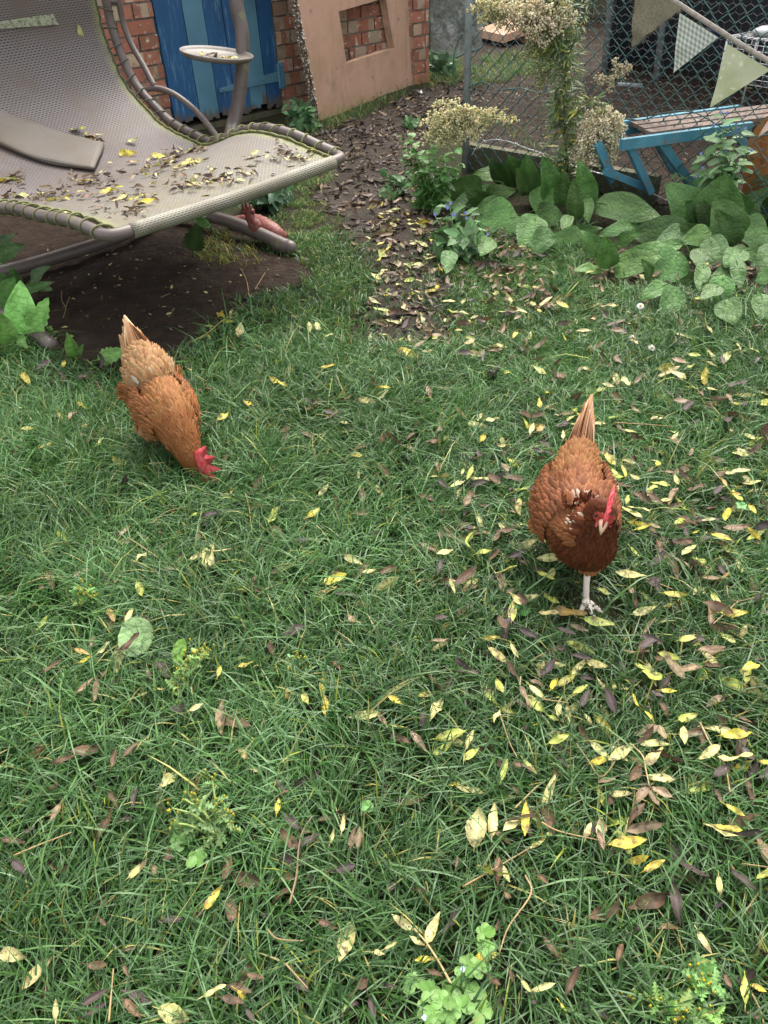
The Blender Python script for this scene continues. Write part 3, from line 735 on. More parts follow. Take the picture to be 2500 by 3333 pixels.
def runthings():
    b0 = P(2405, 660, 0); b0 = FP(2412, 660, -.16)
    nrm = FN; mb = MB(); pts = [(2410, 720), (2415, 640), (2422, 545), (2440, 450), (2470, 400), (2520, 372), (2700, 360), (2700, 720)]
    V = [PL(u, v, b0, nrm) for u, v in pts]; k = len(V); V += [p-nrm*.018 for p in V]
    mb.add(V, [tuple(range(k)), tuple(range(2*k-1, k-1, -1))]+[(i, i+k, (i+1) % k+k, (i+1) % k) for i in range(k)])
    o = mb.build('orange_board', M['orange'], None, smooth=False, origin=V[0]); tag(o, 'orange varnished board with rounded top corner standing behind fence', 'board')
    # dark shelter with pipe frame
    a = P(1966, 236); b = P(2134, 266); d = unit(b-a); n = A(d[1], -d[0], 0)
    if n@(CAM-a) < 0: n = -n
    th = thing('hen_shelter', 'dark open fronted hen shelter with galvanised pipe posts behind the fence', 'shelter', a)
    q0 = a-d*.02; L = 4.2; H = 1.7
    m = MB(); m.box(q0-n*.42, d*L, -n*.03, A(0, 0, H)); m.build('back_wall', M['navy'], th, smooth=False)
    m = MB(); m.box(q0-n*.05, -d*.02, -n*.40, A(0, 0, H)); m.build('side_wall', M['navy'], th, smooth=False)
    m = MB(); m.box(q0-d*.1-n*1.4+A(0, 0, H), d*(L+.2), n*1.75, A(0, 0, .03)); m.build('roof', M['navy'], th, smooth=False)
    for (u, v), (u2, v2) in (((1966, 236), (1988, 0)), ((2134, 266), (2164, 30))):
        p = P(u, v); top = PL(u2, v2, p, unit(A(p[0], p[1], 0))); k = unit(top-p)
        m = MB(); m.tube([p-k*.05, p+k*1.7], .024, 10); m.build('post', M['post'], th)
    # fine mesh panel on the shelter's left side
    m = MB()
    for i in range(26): m.tube([q0-n*.02*i, q0-n*.02*i+A(0, 0, .5)], .0009, 3)
    for i in range(26): m.tube([q0+A(0, 0, .02*i), q0-n*.52+A(0, 0, .02*i)], .0009, 3)
    m.build('mesh_panel', M['wire'], th)
    # tub and wire crate inside
    c = P(2285, 245); c = c-n*.2; m = MB()
    m.tube([c+A(0, 0, .0), c+A(0, 0, .26), c+A(0, 0, .28)], [.16, .19, .20], 20); o = m.build('tub', M['tub'], None, origin=c); tag(o, 'dark navy plastic tub standing inside the hen shelter', 'tub')
    c = PD(2370, 118, 5.0); m = MB(); ex = d*.5; ey = -n*.28; ez = A(0, 0, .2)
    for i in range(15):
        m.tube([c+ex*i/14, c+ex*i/14+ey], .0018, 4); m.tube([c+ex*i/14, c+ex*i/14-ez], .0018, 4)
    for i in range(9):
        m.tube([c+ey*i/8, c+ey*i/8+ex], .0018, 4); m.tube([c-ez*i/8, c-ez*i/8+ex], .0018, 4)
    for x in (0, 1):
        for y in (0, 1): m.tube([c+ex*x+ey*y, A(*(c+ex*x+ey*y)[:2], 0)], .006, 5)
    m.ball(c+ex*.3+ey*.5+A(0, 0, .02), (.10, .07, .03), nu=8, nv=5)
    o = m.build('wire_rack', M['silver'], None, origin=A(*c[:2], 0)); tag(o, 'grey wire rack standing in the dark hen shelter', 'rack')
    p, q = P(2010, 276, .02), P(2090, 280, .02); m = MB(); m.tube([p, q], .016, 10); o = m.build('metal_pipe', M['post'], None, origin=p); tag(o, 'short pale pipe lying on the soil at the shelter entrance', 'pipe')
    # two broken terracotta slabs
    for nm, lab, pts, h in (('broken_slab', 'raised broken terracotta slab far behind the fence', ((1555, 95), (1640, 115), (1790, 60), (1700, 40)), .10),
                            ('broken_slab', 'tilted terracotta slab lying on grass far behind the fence', ((1620, 92), (1760, 140), (1800, 100), (1690, 62)), .05)):
        V = [P(u, v, h*(1 if i < 2 else 1.6)) for i, (u, v) in enumerate(pts)]; k = 4; V += [x-A(0, 0, .06) for x in V]
        m = MB(); m.add(V, [(0, 1, 2, 3), (7, 6, 5, 4)]+[(i, i+4, (i+1) % 4+4, (i+1) % 4) for i in range(4)])
        o = m.build(nm, M['terra'], None, smooth=False, origin=V[0]); tag(o, lab, 'slab')
    m = MB()
    for i in range(34):
        x = .3+i*.13; m.box(A(x, 9.2+rng.uniform(0, .02), -.05), A(.125, 0, 0), A(0, .02, 0), A(0, 0, 1.6))
    o = m.build('board_fence', M['mosswood'], None, smooth=False, origin=A(.3, 9.2, 0)); tag(o, 'dark vertical board fence at the back of the run', 'fence')
runthings()

# ------------------------------------------------------------------ swing lounger
BL = P(356, 772, .44); BR = P(1128, 512, .44)
CW = BL-BR; CWn = unit(CW); CD = unit(A(CWn[1], -CWn[0], 0)); CD = CD if CD[0] < 0 else -CD
CW_L = np.linalg.norm(CW)
def rail_sz(u, v, off=0.):
    q = PL(u, v, BR-CWn*off, CWn)-BR; return q@CD, q[2]+BR[2]
_pp = [(1050, 480), (960, 440), (870, 418), (800, 425), (740, 450), (690, 463), (640, 442), (560, 400), (490, 330), (440, 270), (400, 190), (365, 90), (345, 0)]
PROF = [(0, .44)]+[rail_sz(u, v) for u, v in _pp]
PROF[1:3] = [(PROF[1][0], PROF[1][1]), (PROF[2][0], PROF[2][1])]
PROF += [(PROF[-1][0]-.01, 1.02), (PROF[-1][0]-.06, 1.3)]
PR = spline([A(s, z, 0) for s, z in PROF], 120)[:, :2]
PLEN = np.concatenate([[0], np.cumsum(np.linalg.norm(np.diff(PR, axis=0), axis=1))])
def prof(l):
    return A(np.interp(l, PLEN, PR[:, 0]), np.interp(l, PLEN, PR[:, 1]))
def chp(s, z, t): return BR+CW*t+CD*s+A(0, 0, z-BR[2]-.06*t*math.exp(-((s-.42)/.24)**2))
def sling_pt(l, t):
    s, z = prof(l)
    sag = .024*math.sin(math.pi*min(max(t, 0), 1))*(1-.3*math.exp(-l*6))
    a = prof(l+.01)-prof(l-.01); n = unit(A(-a[1], a[0]))
    return chp(s-n[0]*sag, z-n[1]*sag-.004*(1-abs(2*t-1)), t)
def sling_n(l, t):
    n = np.cross(sling_pt(l+.02, t)-sling_pt(l-.02, t), sling_pt(l, t+.02)-sling_pt(l, t-.02)); n = unit(n)
    return n if n[2] > 0 or n@(CAM-sling_pt(l, t)) > 0 else -n
_gl = np.linspace(.0, PLEN[-1], 110); _gt = np.linspace(-.1, 1.15, 90)
_GP = np.array([[proj(sling_pt(l, t)) for t in _gt] for l in _gl])
def sling_at(u, v):
    d = np.hypot(_GP[..., 0]-u, _GP[..., 1]-v); i, j = np.unravel_index(np.argmin(d), d.shape)
    return _gl[i], _gt[j]
HUB = P(560, 690, .05)
def lounger():
    th = thing('swing_lounger', 'weathered woven swing lounger with taupe tube frame, laced edges and a side tray', 'garden lounger', A(HUB[0], HUB[1], 0))
    # sling
    mb = MB(); t0, t1 = .045, .955; nl, ntt = 130, 40; V = []; uv = []; C = []
    le = np.linspace(-.0, PLEN[-1]-.05, nl)
    for l in le:
        for j in range(ntt+1):
            t = t0+(t1-t0)*j/ntt
            V.append(sling_pt(max(l, 0), t)); uv.append((t*CW_L, l))
            edge = min(j, ntt-j)/ntt
            front = max(0, 1-l/.75)
            C.append((0, min(1, .95*max(0, 1-edge*28)+.22*front), 0))
    F = [(i*(ntt+1)+j, i*(ntt+1)+j+1, (i+1)*(ntt+1)+j+1, (i+1)*(ntt+1)+j) for i in range(nl-1) for j in range(ntt)]
    mb.add(V, F, np.array(C), 0, np.array(uv)); mb.build('sling', M['sling'], th)
    # side rails with rounded front corners; woven sleeve round the front bar
    R = .0185
    def rail(t, sgn):
        pts = [chp(s, z, t) for s, z in PR[4:]]
        c = chp(0, .44, t); inn = -sgn*CWn
        cor = [c+CD*0+inn*.13, c+inn*.085, c+inn*.045+CD*.004, c+inn*.014+CD*.016, c+CD*.05]
        return np.vstack([spline(cor, 24)[:-1], pts])
    for t, sg in ((0, -1), (1, 1)):
        p = rail(t, sg); mb = MB(); mb.tube(p[::1], R, 14); mb.build('side_rail', M['metal'], th)
    a = chp(-.004, .44, .075); b = chp(-.004, .44, .925)
    mb = MB(); pp = spline([a, (a+b)/2-A(0, 0, .006), b], 30)
    mb.tube(pp, .0222, 18, (0, .12, 0)); mb.build('bar_sleeve', M['sleeve'], th)
    # lacing cord
    for t, sg in ((0, -1), (1, 1)):
        mb = MB(); L = .05
        inn = -sg*CWn
        while L < 2.0:
            s, z = prof(L); c = chp(s, z, t); tg = unit(chp(*prof(L+.01), t)-chp(*prof(L-.01), t)); n = unit(np.cross(tg, inn)); n = n if n[2] > 0 else -n
            col = A(.15, .165, .055)*rng.uniform(.7, 1.3) if L < 1.05 else A(.055, .06, .042)*rng.uniform(.7, 1.3)
            k = np.linspace(0, 2*math.pi, 19); sh = rng.uniform(-.012, .012)
            pts = [c+inn*(.010+.031*math.cos(x))+n*(.0215*math.sin(x))+tg*(sh*math.cos(x)) for x in k]
            mb.tube(pts, .0032 if L < 1.0 else .0024, 5, col); L += rng.uniform(.062, .08)
        ll = np.arange(.03, 2.0, .02); e = [sling_pt(l, .045 if t == 0 else .955)+A(0, 0, .004)+rng.normal(0, .0015, 3) for l in ll]
        mb.tube(e, .0052, 5, np.array([A(.15, .17, .05)*rng.uniform(.6, 1.2) if l < 1.25 else A(.06, .07, .045) for l in ll]))
        mb.build('lacing_cord', M['cord'], th)
    # arm tubes at the right side
    def side(pts, r, n=40, off=.03):
        return spline([PL(u, v, BR-CWn*o, CWn) for (u, v), o in zip(pts, np.full(len(pts), off) if np.isscalar(off) else off)], n)
    mb = MB(); mb.tube(side([(452, 305), (476, 291), (508, 287), (560, 303), (620, 345), (670, 398), (708, 448), (720, 462)], 0, 40, [.0, .02, .04, .05, .05, .04, .02, .0]), .0125, 10); mb.build('arm_tube', M['metal'], th)
    mb = MB(); mb.tube(side([(380, -40), (388, 10), (403, 80), (428, 145), (468, 215), (503, 282)], 0, 40, [.05, .05, .05, .05, .05, .04]), .0125, 10)
    mb.tube(side([(340, 3), (386, 2)], 0, 6, [.0, .05]), .013, 8); mb.build('arm_tube', M['metal'], th)
    # reinforcing patch and head cushion on the backrest
    cs = [(-60, 72), (172, 44), (187, 72), (-60, 102)]
    q = [sling_at(*c) for c in cs]; mb = MB(); V = []; n = 10
    for i in range(n+1):
        for j in range(5):
            a = np.array(q[0])*(1-i/n)+np.array(q[1])*i/n; b = np.array(q[3])*(1-i/n)+np.array(q[2])*i/n
            l, t = a*(1-j/4)+b*j/4; V.append(sling_pt(l, t)+sling_n(l, t)*.006)
    mb.add(V, [(i*5+j, i*5+j+1, (i+1)*5+j+1, (i+1)*5+j) for i in range(n) for j in range(4)], (.3, .33, .24)); mb.build('patch', M['cord'], th)
    cs = [(-160, 255), (345, 480), (312, 560), (-160, 395)]
    q = [np.array(sling_at(*c)) for c in cs]
    mb = MB(); V = []; uv = []; nu, nv = 26, 12
    for i in range(nu+1):
        for j in range(2*nv):
            f = i/nu; ang = 2*math.pi*j/(2*nv); x = .5-.5*np.sign(math.cos(ang))*abs(math.cos(ang))**.5
            hgt = np.sign(math.sin(ang))*abs(math.sin(ang))**.5
            e = 1-.25*max(0, (f-.96)/.04)
            a = q[0]*(1-f)+q[1]*f; b = q[3]*(1-f)+q[2]*f; l, t = a*(1-x)+b*x
            th_ = .026*e*(1+.18*math.sin(f*16+x*3))
            V.append(sling_pt(l, t)+sling_n(l, t)*(.015+hgt*th_*.5)); uv.append((f*.75, x*.2+.01*hgt))
    m2 = 2*nv
    F = [(i*m2+j, i*m2+(j+1) % m2, (i+1)*m2+(j+1) % m2, (i+1)*m2+j) for i in range(nu) for j in range(m2)]
    F += [tuple(range(nu*m2, nu*m2+m2))]
    mb.add(V, F, (0, .05, 0), 0, np.array(uv)); mb.build('head_cushion', M['pillow'], th)
    # pole, base legs, hub
    pole = [PD(u, v, d) for u, v, d in ((745, -260, 3.9), (768, 0, 3.86), (787, 100, 3.85), (789, 200, 3.84), (779, 310, 3.83), (760, 400, 3.81), (730, 490, 3.75))]
    pole += [HUB+A(.1, .12, .06), HUB]
    mb = MB(); mb.tube(spline(pole, 70), .029, 16); mb.build('pole', M['metal'], th)
    e = P(945, 805, .035)
    mb = MB(); mb.tube(spline([HUB, (HUB+e)/2+A(0, 0, .035), e], 24), .0265, 14); mb.ball(e, .0275, nu=12, nv=8)
    k = unit(e-HUB); mb.tube([e-k*.09, e-k*.085, e-k*.005], [.0265, .029, .029], 14); mb.build('base_leg', M['metal'], th)
    lp = [HUB, P(440, 745, .06), P(330, 790, .06), P(120, 855, .055), P(-60, 905, .05), P(-210, 965, .045), P(-190, 1000, .035), P(-90, 1000, .035), P(20, 1020, .035), P(100, 1070, .033), P(165, 1122, .03)]
    mb = MB(); mb.tube(spline(lp, 80), .0265, 14); mb.ball(lp[-1], .0265, nu=12, nv=8); mb.build('base_leg', M['metal'], th)
    # round tray on the pole
    c = PD(706, 183, 3.72); rad = .148; ax = unit(PD(805, 196, 3.72)-PD(615, 178, 3.72)); nrm = unit(A(0, 0, 1)-ax*ax[2]); ay = np.cross(nrm, ax)
    prf = [(0, .0), (rad*.9, 0), (rad*.96, .006), (rad, .015), (rad*1.012, .014), (rad*.98, .002), (rad*.92, -.005), (0, -.005)]
    mb = MB(); V = []; n = 40
    for r, z in prf:
        for j in range(n):
            x = 2*math.pi*j/n; V.append(c+ax*r*math.cos(x)+ay*r*math.sin(x)+nrm*z)
    mb.add(V, [(i*n+j, i*n+(j+1) % n, (i+1)*n+(j+1) % n, (i+1)*n+j) for i in range(len(prf)-1) for j in range(n)]); mb.build('tray', M['tray'], th)
lounger()

# ------------------------------------------------------------------ red clawed ornament beside the base leg
def ornament():
    b = P(830, 735, 0); th = thing('garden_ornament', 'faded red clawed ornament lying half hidden behind the lounger leg', 'ornament', b)
    mb = MB(); d = 3.28
    p = lambda u, v, k=0: PD(u, v+6, d-k)
    mb.tube(spline([p(840, 740), (p(822, 716)), p(812, 696), p(806, 682)], 12), [.026]*4+[.021]*4+[.017]*4, 10)
    mb.ball(p(806, 680), (.026, .018, .02), nu=10, nv=7)
    for q in ([(800, 678), (792, 668), (791, 655)], [(806, 672), (803, 662), (799, 650)], [(812, 674), (817, 666), (812, 660)], [(818, 684), (826, 680), (823, 690), (822, 700)], [(798, 684), (790, 680), (788, 676)]):
        mb.tube(spline([p(*x, .01) for x in q], 8), np.linspace(.009, .004, 8), 7)
    mb.build('clawed_arm', M['redorn'], th)
    mb = MB(); a = P(740, 725, .04); e = P(905, 765, .035)
    pts = spline([a, (a+e)/2+A(0, .05, .01), P(875, 750, .045), e, P(930, 772, .02)], 40)
    mb.tube(pts, [.012+.030*math.sin(math.pi*min(1, .1+.85*(i/39)))*(1+.06*math.sin(i*2.2)) for i in range(40)], 12); mb.build('body', M['redorn'], th)
ornament()
o = None
def featherbit():
    c = P(1369, 303, .015); mb = MB()
    for k in range(7):
        put_leaf(mb, c+rng.normal(0, .008, 3)*A(1, 1, .3), rng.normal(0, 1, 3)*A(1, 1, .3), A(0, 0, 1)+rng.normal(0, .4, 3), .035, .018, (.8, .8, .78), curl=.8)
    o = mb.build('feather', M['white'], None, origin=c); tag(o, 'small white feather on the mud path near the panel', 'feather')
featherbit()

# ------------------------------------------------------------------ hens
def loft(st, n=34, m=26):
    """st: rows x, z, half width, half height -> surface rings, tangents"""
    q = spline([A(*r) for r in st], n) if False else np.array([[np.interp(x, np.arange(len(st)), [r[k] for r in st]) for k in range(4)] for x in np.linspace(0, len(st)-1, n)])
    c = spline([A(r[0], r[1], 0) for r in st], n)[:, :2]; wh = spline([A(r[2], r[3], 0) for r in st], n)[:, :2]
    t = np.gradient(c, axis=0); t /= np.linalg.norm(t, axis=1)[:, None]
    nn = np.stack([-t[:, 1], t[:, 0]], 1)
    return c, t, nn, wh
def hen(name, label, origin, head_xy, st, legs, tail, colors, hl, seed, pecking):
    r_ = np.random.default_rng(seed)
    X = unit(A(head_xy[0], head_xy[1], 0)); Y = A(-X[1], X[0], 0); Z = A(0, 0, 1)
    Rm = np.stack([X, Y, Z]); bk = hl.get('bend2', 0.)
    def W(q):
        q = np.array(q, float); q[1] += bk*q[0]**2; return np.asarray(origin)+q@Rm
    th = thing(name, label, 'hen', origin)
    n, m = 46, 30
    st = [(a, b, w_*hl.get('slim', 1), h_) for a, b, w_, h_ in st]; c, t, nn, wh = loft(st, n)
    def surf(i, ph):
        i = np.clip(i, 0, n-1); k = int(i); f = i-k; k2 = min(k+1, n-1)
        C = c[k]*(1-f)+c[k2]*f; T = t[k]*(1-f)+t[k2]*f; H = wh[k]*(1-f)+wh[k2]*f; T = T/np.linalg.norm(T); Nn = A(-T[1], T[0])
        # egg-shaped section: flatter belly
        sy, cz = math.sin(ph), math.cos(ph); hz = H[1]*(1 if cz > 0 else .95)
        p = A(C[0]+Nn[0]*hz*cz, H[0]*sy, C[1]+Nn[1]*hz*cz)
        nr = unit(A(Nn[0]*cz/max(hz, .004), sy/max(H[0], .004), Nn[1]*cz/max(hz, .004)))
        return p, nr, A(T[0], 0, T[1])
    mb = MB(); V = []
    for i in range(n):
        for j in range(m): V.append(surf(i, 2*math.pi*j/m)[0])
    F = [(i*m+j, (i+1)*m+j, (i+1)*m+(j+1) % m, i*m+(j+1) % m) for i in range(n-1) for j in range(m)]
    F += [tuple(range(m)), tuple(range((n-1)*m+m-1, (n-1)*m-1, -1))]
    mb.add([W(v) for v in V], F)
    for sd, (hip, hock, foot, yaw) in zip((1, -1), legs):
        hip, hock, foot = A(*hip), A(*hock), A(*foot)
        mb.tube([W(q) for q in spline([hip, hip*.55+hock*.45, hock+A(0, 0, .008)], 10)], np.linspace(.042, .014, 10), 12)
        mb.tube([W(q) for q in (hock+A(0, 0, .012), hock, hock*.5+foot*.5, foot+A(0, 0, .012))], [.0085, .0085, .0065, .0072], 10)
        fb = foot+A(0, 0, .010); mb.ball(W(fb), .009, nu=10, nv=7)
        for a, L in ((-.62, .042), (0, .054), (.62, .044)):
            d = A(math.cos(a+yaw), math.sin(a+yaw), 0)
            mb.tube([W(q) for q in (fb, fb+d*L*.35+A(0, 0, .001), fb+d*L*.7-A(0, 0, .003), fb+d*L*.95-A(0, 0, .006), fb+d*L*1.16-A(0, 0, .009))], [.0068, .0062, .0056, .0046, .0018], 8)
        d = A(-math.cos(yaw), -math.sin(yaw), 0); mb.tube([W(q) for q in (fb, fb+d*.015, fb+d*.028-A(0, 0, .006))], [.0055, .0045, .002], 8)
    tmp = mb.build('body', M['skin'], th)
    md = tmp.modifiers.new('r', 'REMESH'); md.mode = 'VOXEL'; md.voxel_size = .0026
    dg = bpy.context.evaluated_depsgraph_get(); me = bpy.data.meshes.new_from_object(tmp.evaluated_get(dg))
    tmp.modifiers.clear(); old = tmp.data; tmp.data = me; bpy.data.meshes.remove(old)
    if not me.materials: me.materials.append(M['skin'])
    k = len(me.vertices); co = np.zeros(k*3); me.vertices.foreach_get('co', co); co = co.reshape(-1, 3)+np.array(tmp['_o'])
    loc = (co-np.asarray(origin))@Rm.T; loc[:, 1] -= bk*loc[:, 0]**2
    col = np.tile(colors['under'], (k, 1)); ps = []
    leg = loc[:, 2] < .0
    for (hip, hock, foot, yaw) in legs: leg |= (loc[:, 2] < hock[2]+.012) & (np.hypot(loc[:, 0]-(foot[0]+(hock[0]-foot[0])*np.clip(loc[:, 2]/hock[2], 0, 1)), loc[:, 1]-foot[1]) < .016) | ((loc[:, 2] < .024) & (np.hypot(loc[:, 0]-foot[0], loc[:, 1]-foot[1]) < .085))
    col[leg] = A(.80, .70, .62)
    hc, hf = A(*hl['c']), unit(A(*hl['f'])); hs = unit(A(0, 1, 0)-hf*hf[1]); hu = np.cross(hf, hs)
    face = np.linalg.norm(loc-(hc+hf*.014-hu*.002), axis=1) < .021
    col[face] = A(.50, .07, .06)
    ca = me.color_attributes.get('Col') or me.color_attributes.new('Col', 'FLOAT_COLOR', 'POINT')
    c4 = np.ones((k, 4), np.float32); c4[:, :3] = col; ca.data.foreach_set('color', c4.ravel())
    me.polygons.foreach_set('use_smooth', [True]*len(me.polygons)); me.update()
    # plumage: overlapping small feathers, laid from the tail forward
    pl = MB()
    def feather(p, nr, back, L, w, colr, rim, lift, mid=None, target=pl, curl=.0):
        d = unit(back-nr*(back@nr)+nr*lift); s = unit(np.cross(nr, d)); nv = np.cross(d, s); V = []; C = []
        prof_ = ((0, .45), (.3, .85), (.6, 1.), (.84, .66), (1.0, .08))
        for q, ww in prof_:
            for y in (-1, -.4, .4, 1):
                V.append(W(p+d*L*q+s*y*w*.5*ww+nv*(.0022-.13*w*abs(y)**2+curl*L*q*q)))
                e = max(abs(y)*.9 if abs(y) > .9 else 0, (q-.55)/.45 if q > .55 else 0)
                base = colr*(1-e)+rim*e
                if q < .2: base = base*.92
                if mid is not None and abs(y) < .9 and q > .2: base = base*.5+mid*.5
                C.append(base)
        F = [(i*4+j, (i+1)*4+j, (i+1)*4+j+1, i*4+j+1) for i in range(4) for j in range(3)]
        target.add(V, F, np.clip(np.array(C), 0, 1))
    seg = np.concatenate([[0], np.cumsum(np.linalg.norm(np.diff(c, axis=0), axis=1))]); L_ = seg[-1]
    s = .006
    while s < L_-hl['bare']:
        i = np.interp(s, seg, np.arange(n)); f = s/L_
        Lf, wf, df, lf, mode = colors['fn'](f)
        H = wh[min(int(i), n-1)]; per = math.pi*(H[0]+H[1]); cnt = max(6, int(per/(wf*.42)))
        for j in range(cnt):
            ph = 2*math.pi*(j+.5*r_.random()+.37*int(s*1e4) % 1)/cnt
            p, nr, T = surf(i+r_.uniform(-.4, .4), ph)
            top = .5+.5*math.cos(ph)
            colr, rim, mid = colors['cf'](f, ph, top, r_)
            back = -T+r_.normal(0, .2, 3)-A(0, 0, .25)*(1-abs(math.cos(ph)))
            if p[2] < .06: continue
            feather(p+nr*r_.uniform(-.001, .001), nr, back, Lf*r_.uniform(.75, 1.3), wf*r_.uniform(.75, 1.15), colr, rim, .05+(.08 if .5 < f < .8 else 0)+lf*r_.uniform(.2, 1.5), mid)
        s += df
    no = np.zeros(k*3); me.vertices.foreach_get('normal', no); no = no.reshape(-1, 3)@Rm.T
    hd = np.linalg.norm(loc-hc, axis=1) < .040
    if colors.get('nape'):      # feathers rooted on the real surface where neck and back meet
        x0, x1, z0_ = colors['nape']
        cand = np.where((loc[:, 0] > x0) & (loc[:, 0] < x1) & (loc[:, 2] > z0_) & (no[:, 2] > -.25) & ~hd)[0]
        for q in r_.choice(cand, min(len(cand), 1500), replace=False):
            f = .56+.4*(loc[q, 2]-z0_)/.1; f = min(max(f, .56), .9)
            colr, rim, mid = colors['cf'](f if f > .7 else .5 if loc[q, 2] < z0_+.03 else .7, 0, .9, r_)
            if .012 < loc[q, 2]-z0_-.02 < .05 and loc[q, 1] < .02 and r_.random() < .16: mid = rim = FEA*A(1.25, 1.05, .8)
            feather(loc[q]-no[q]*.001, unit(no[q]+A(0, 0, .15)), A(-1, loc[q, 1]*3, -.35)+r_.normal(0, .2, 3), .020*r_.uniform(.8, 1.3), .0075, colr, rim, .16, mid)
    cand = np.where(hd & ~face & (np.linalg.norm(loc-hc, axis=1) < .034) & (((loc-hc)@hf) < .012))[0]
    for q in r_.choice(cand, min(len(cand), 420), replace=False):
        colr, rim, mid = colors['cf'](.95, 0, .9, r_)
        feather(loc[q], unit(no[q]), -hf-hu*.2+r_.normal(0, .15, 3), .010, .0045, colr*.9, rim*.9, .15)
    for (f0, f1, cnt, Lc, tipc) in colors.get('cape', ()):     # long hackles falling from the neck over the shoulders
        for q in range(cnt):
            f = f0+(f1-f0)*(q/cnt); ph = r_.uniform(-1.9, 1.9); i = np.interp(f*L_, seg, np.arange(n)); p, nr, T = surf(i, ph)
            dn = A(-1, math.sin(ph)*.8, -.55+.35*math.cos(ph)); colr, rim, mid = colors['cf'](.82, ph, 1., r_)
            if tipc and -2 < ph < .4 and f < f0+(f1-f0)*.3 and r_.random() < .5: rim = FEA*A(1.3, 1.1, .85); mid = rim
            feather(p+nr*.001, unit(nr+A(-.2, 0, .1)), dn, Lc*r_.uniform(.7, 1.2), .0075*r_.uniform(.8, 1.2), colr, rim, .12, mid, curl=-.06)
    for (hip, hock, foot, yaw) in legs:               # drumstick feathers
        hip, hock = A(*hip), A(*hock)
        for q in range(150):
            f = r_.random()**.8; cpt = hip+(hock-hip)*f; r = .042+(.013-.042)*f; a = r_.uniform(0, 2*math.pi); nr = A(math.cos(a), math.sin(a), .1)
            feather(cpt+nr*r*.95, unit(nr), unit(hock-hip), .022, .012, jcol(colors['thigh'], .2), jcol(colors['thigh'], .2)*1.2, .15)
    pl.build('plumage', M['tuft'], th)
    # wings
    for sd in (1, -1):
        wb = MB(); (w0, w1, wh_) = colors['wing']
        for row in range(13):
            for k_ in range(17):
                f = (16-k_+r_.uniform(-.4, .4))/16; f = min(max(f, 0), 1); x0, z0 = w0[0]+(w1[0]-w0[0])*f, w0[1]+(w1[1]-w0[1])*f
                zz = z0+wh_*(.5-row/12+r_.uniform(-.03, .03))*(1-.55*f)
                ii = int(np.argmin(np.abs(c[:, 0]-x0)+np.abs(c[:, 1]-z0)*.6)); H = wh[ii]
                rel = np.clip((zz-c[ii, 1])/H[1], -.95, .95); y = H[0]*math.sqrt(1-rel*rel)+.009+.006*math.sin(math.pi*f)
                nr = unit(A(0, math.sqrt(1-rel*rel), rel))*A(1, sd, 1)
                big = .020+.042*f*(row/12)
                cw = colors['wingc']; q = jcol(cw*(.75+.5*r_.random()), .15)
                feather(A(x0, y*sd, zz), nr, A(w1[0]-w0[0], 0, (w1[1]-w0[1])*1.2)+r_.normal(0, .01, 3), big*r_.uniform(.8, 1.2), .0115, q, q*(1.55 if r_.random() < .3 else 1.2), .08, None, wb)
        wb.build('wing', M['tuft'], th)
    # tail: pointed tent of long feathers
    tb = MB(); b0, tip, sp, tc, tr = tail
    b0, tip = A(*b0), A(*tip); dv = tip-b0; Lt = np.linalg.norm(dv)
    for sd in (1, -1):
        for k_ in range(12):
            f = k_/11; ang = f
            p = b0+A(.018*f, sd*(.004+sp*.40*f), -.03*f)+r_.normal(0, .002, 3)
            e = tip+A(.0, sd*(.001+.016*f), -.012*f)-dv*.34*f
            d = e-p; nr = unit(np.cross(d, A(0, 0, 1)))*(-sd)+A(-.5, 0, .5); nr = unit(nr); nr = nr if nr[1]*sd > 0 or abs(nr[1]) < .05 else -nr
            nr = unit(nr-unit(d)*(nr@unit(d)))
            q = tc(f, r_); feather(p, unit(nr), d, np.linalg.norm(d), .028, q, np.clip(q*1.15, 0, 1), .0, np.clip(q*1.2, 0, 1), tb)
        for k_ in range(46):      # coverts over the root of the tail
            f = r_.random(); g_ = r_.random()*.55
            p = b0+dv*g_+A(0, sd*(.003+sp*.45*f*(1-g_*.8)), -.06*f*(1-g_*.6)+.004)
            q = tr(r_); feather(p, unit(A(-.3, sd*(.4+.6*f), .8)), dv, .045, .022, q, q*1.2, .05, None, tb)
    tb.build('tail', M['tuft'], th)
    # comb, wattles, ear lobes, beak, eyes
    hw = lambda a, b, e: W(hc)+(hf*a+hs*e+hu*b)@Rm
    def plate(pts, nm, thick, bend):
        mb = MB(); k = len(pts); ctr = np.mean(pts, 0); V = []
        for sgn in (1, -1):
            for (a, b) in pts: V.append(hw(a, b, bend(a, b)+sgn*thick*.35))
            for (a, b) in pts: a2, b2 = ctr+(A(a, b)-ctr)*.75; V.append(hw(a2, b2, bend(a2, b2)+sgn*thick))
            V.append(hw(*ctr, bend(*ctr)+sgn*thick*1.05))
        F = []; S = 2*k+1
        for o_, fl in ((0, 0), (S, 1)):
            for i in range(k):
                j = (i+1) % k; q = [(o_+i, o_+j, o_+k+j, o_+k+i), (o_+k+i, o_+k+j, o_+2*k)]
                F += [x[::-1] if fl else x for x in q]
        F += [(i, S+i, S+(i+1) % k, (i+1) % k) for i in range(k)]
        mb.add(V, F); return mb.build(nm, M['comb'], th)
    plate(hl['comb'], 'comb', .0028, hl['bend'])
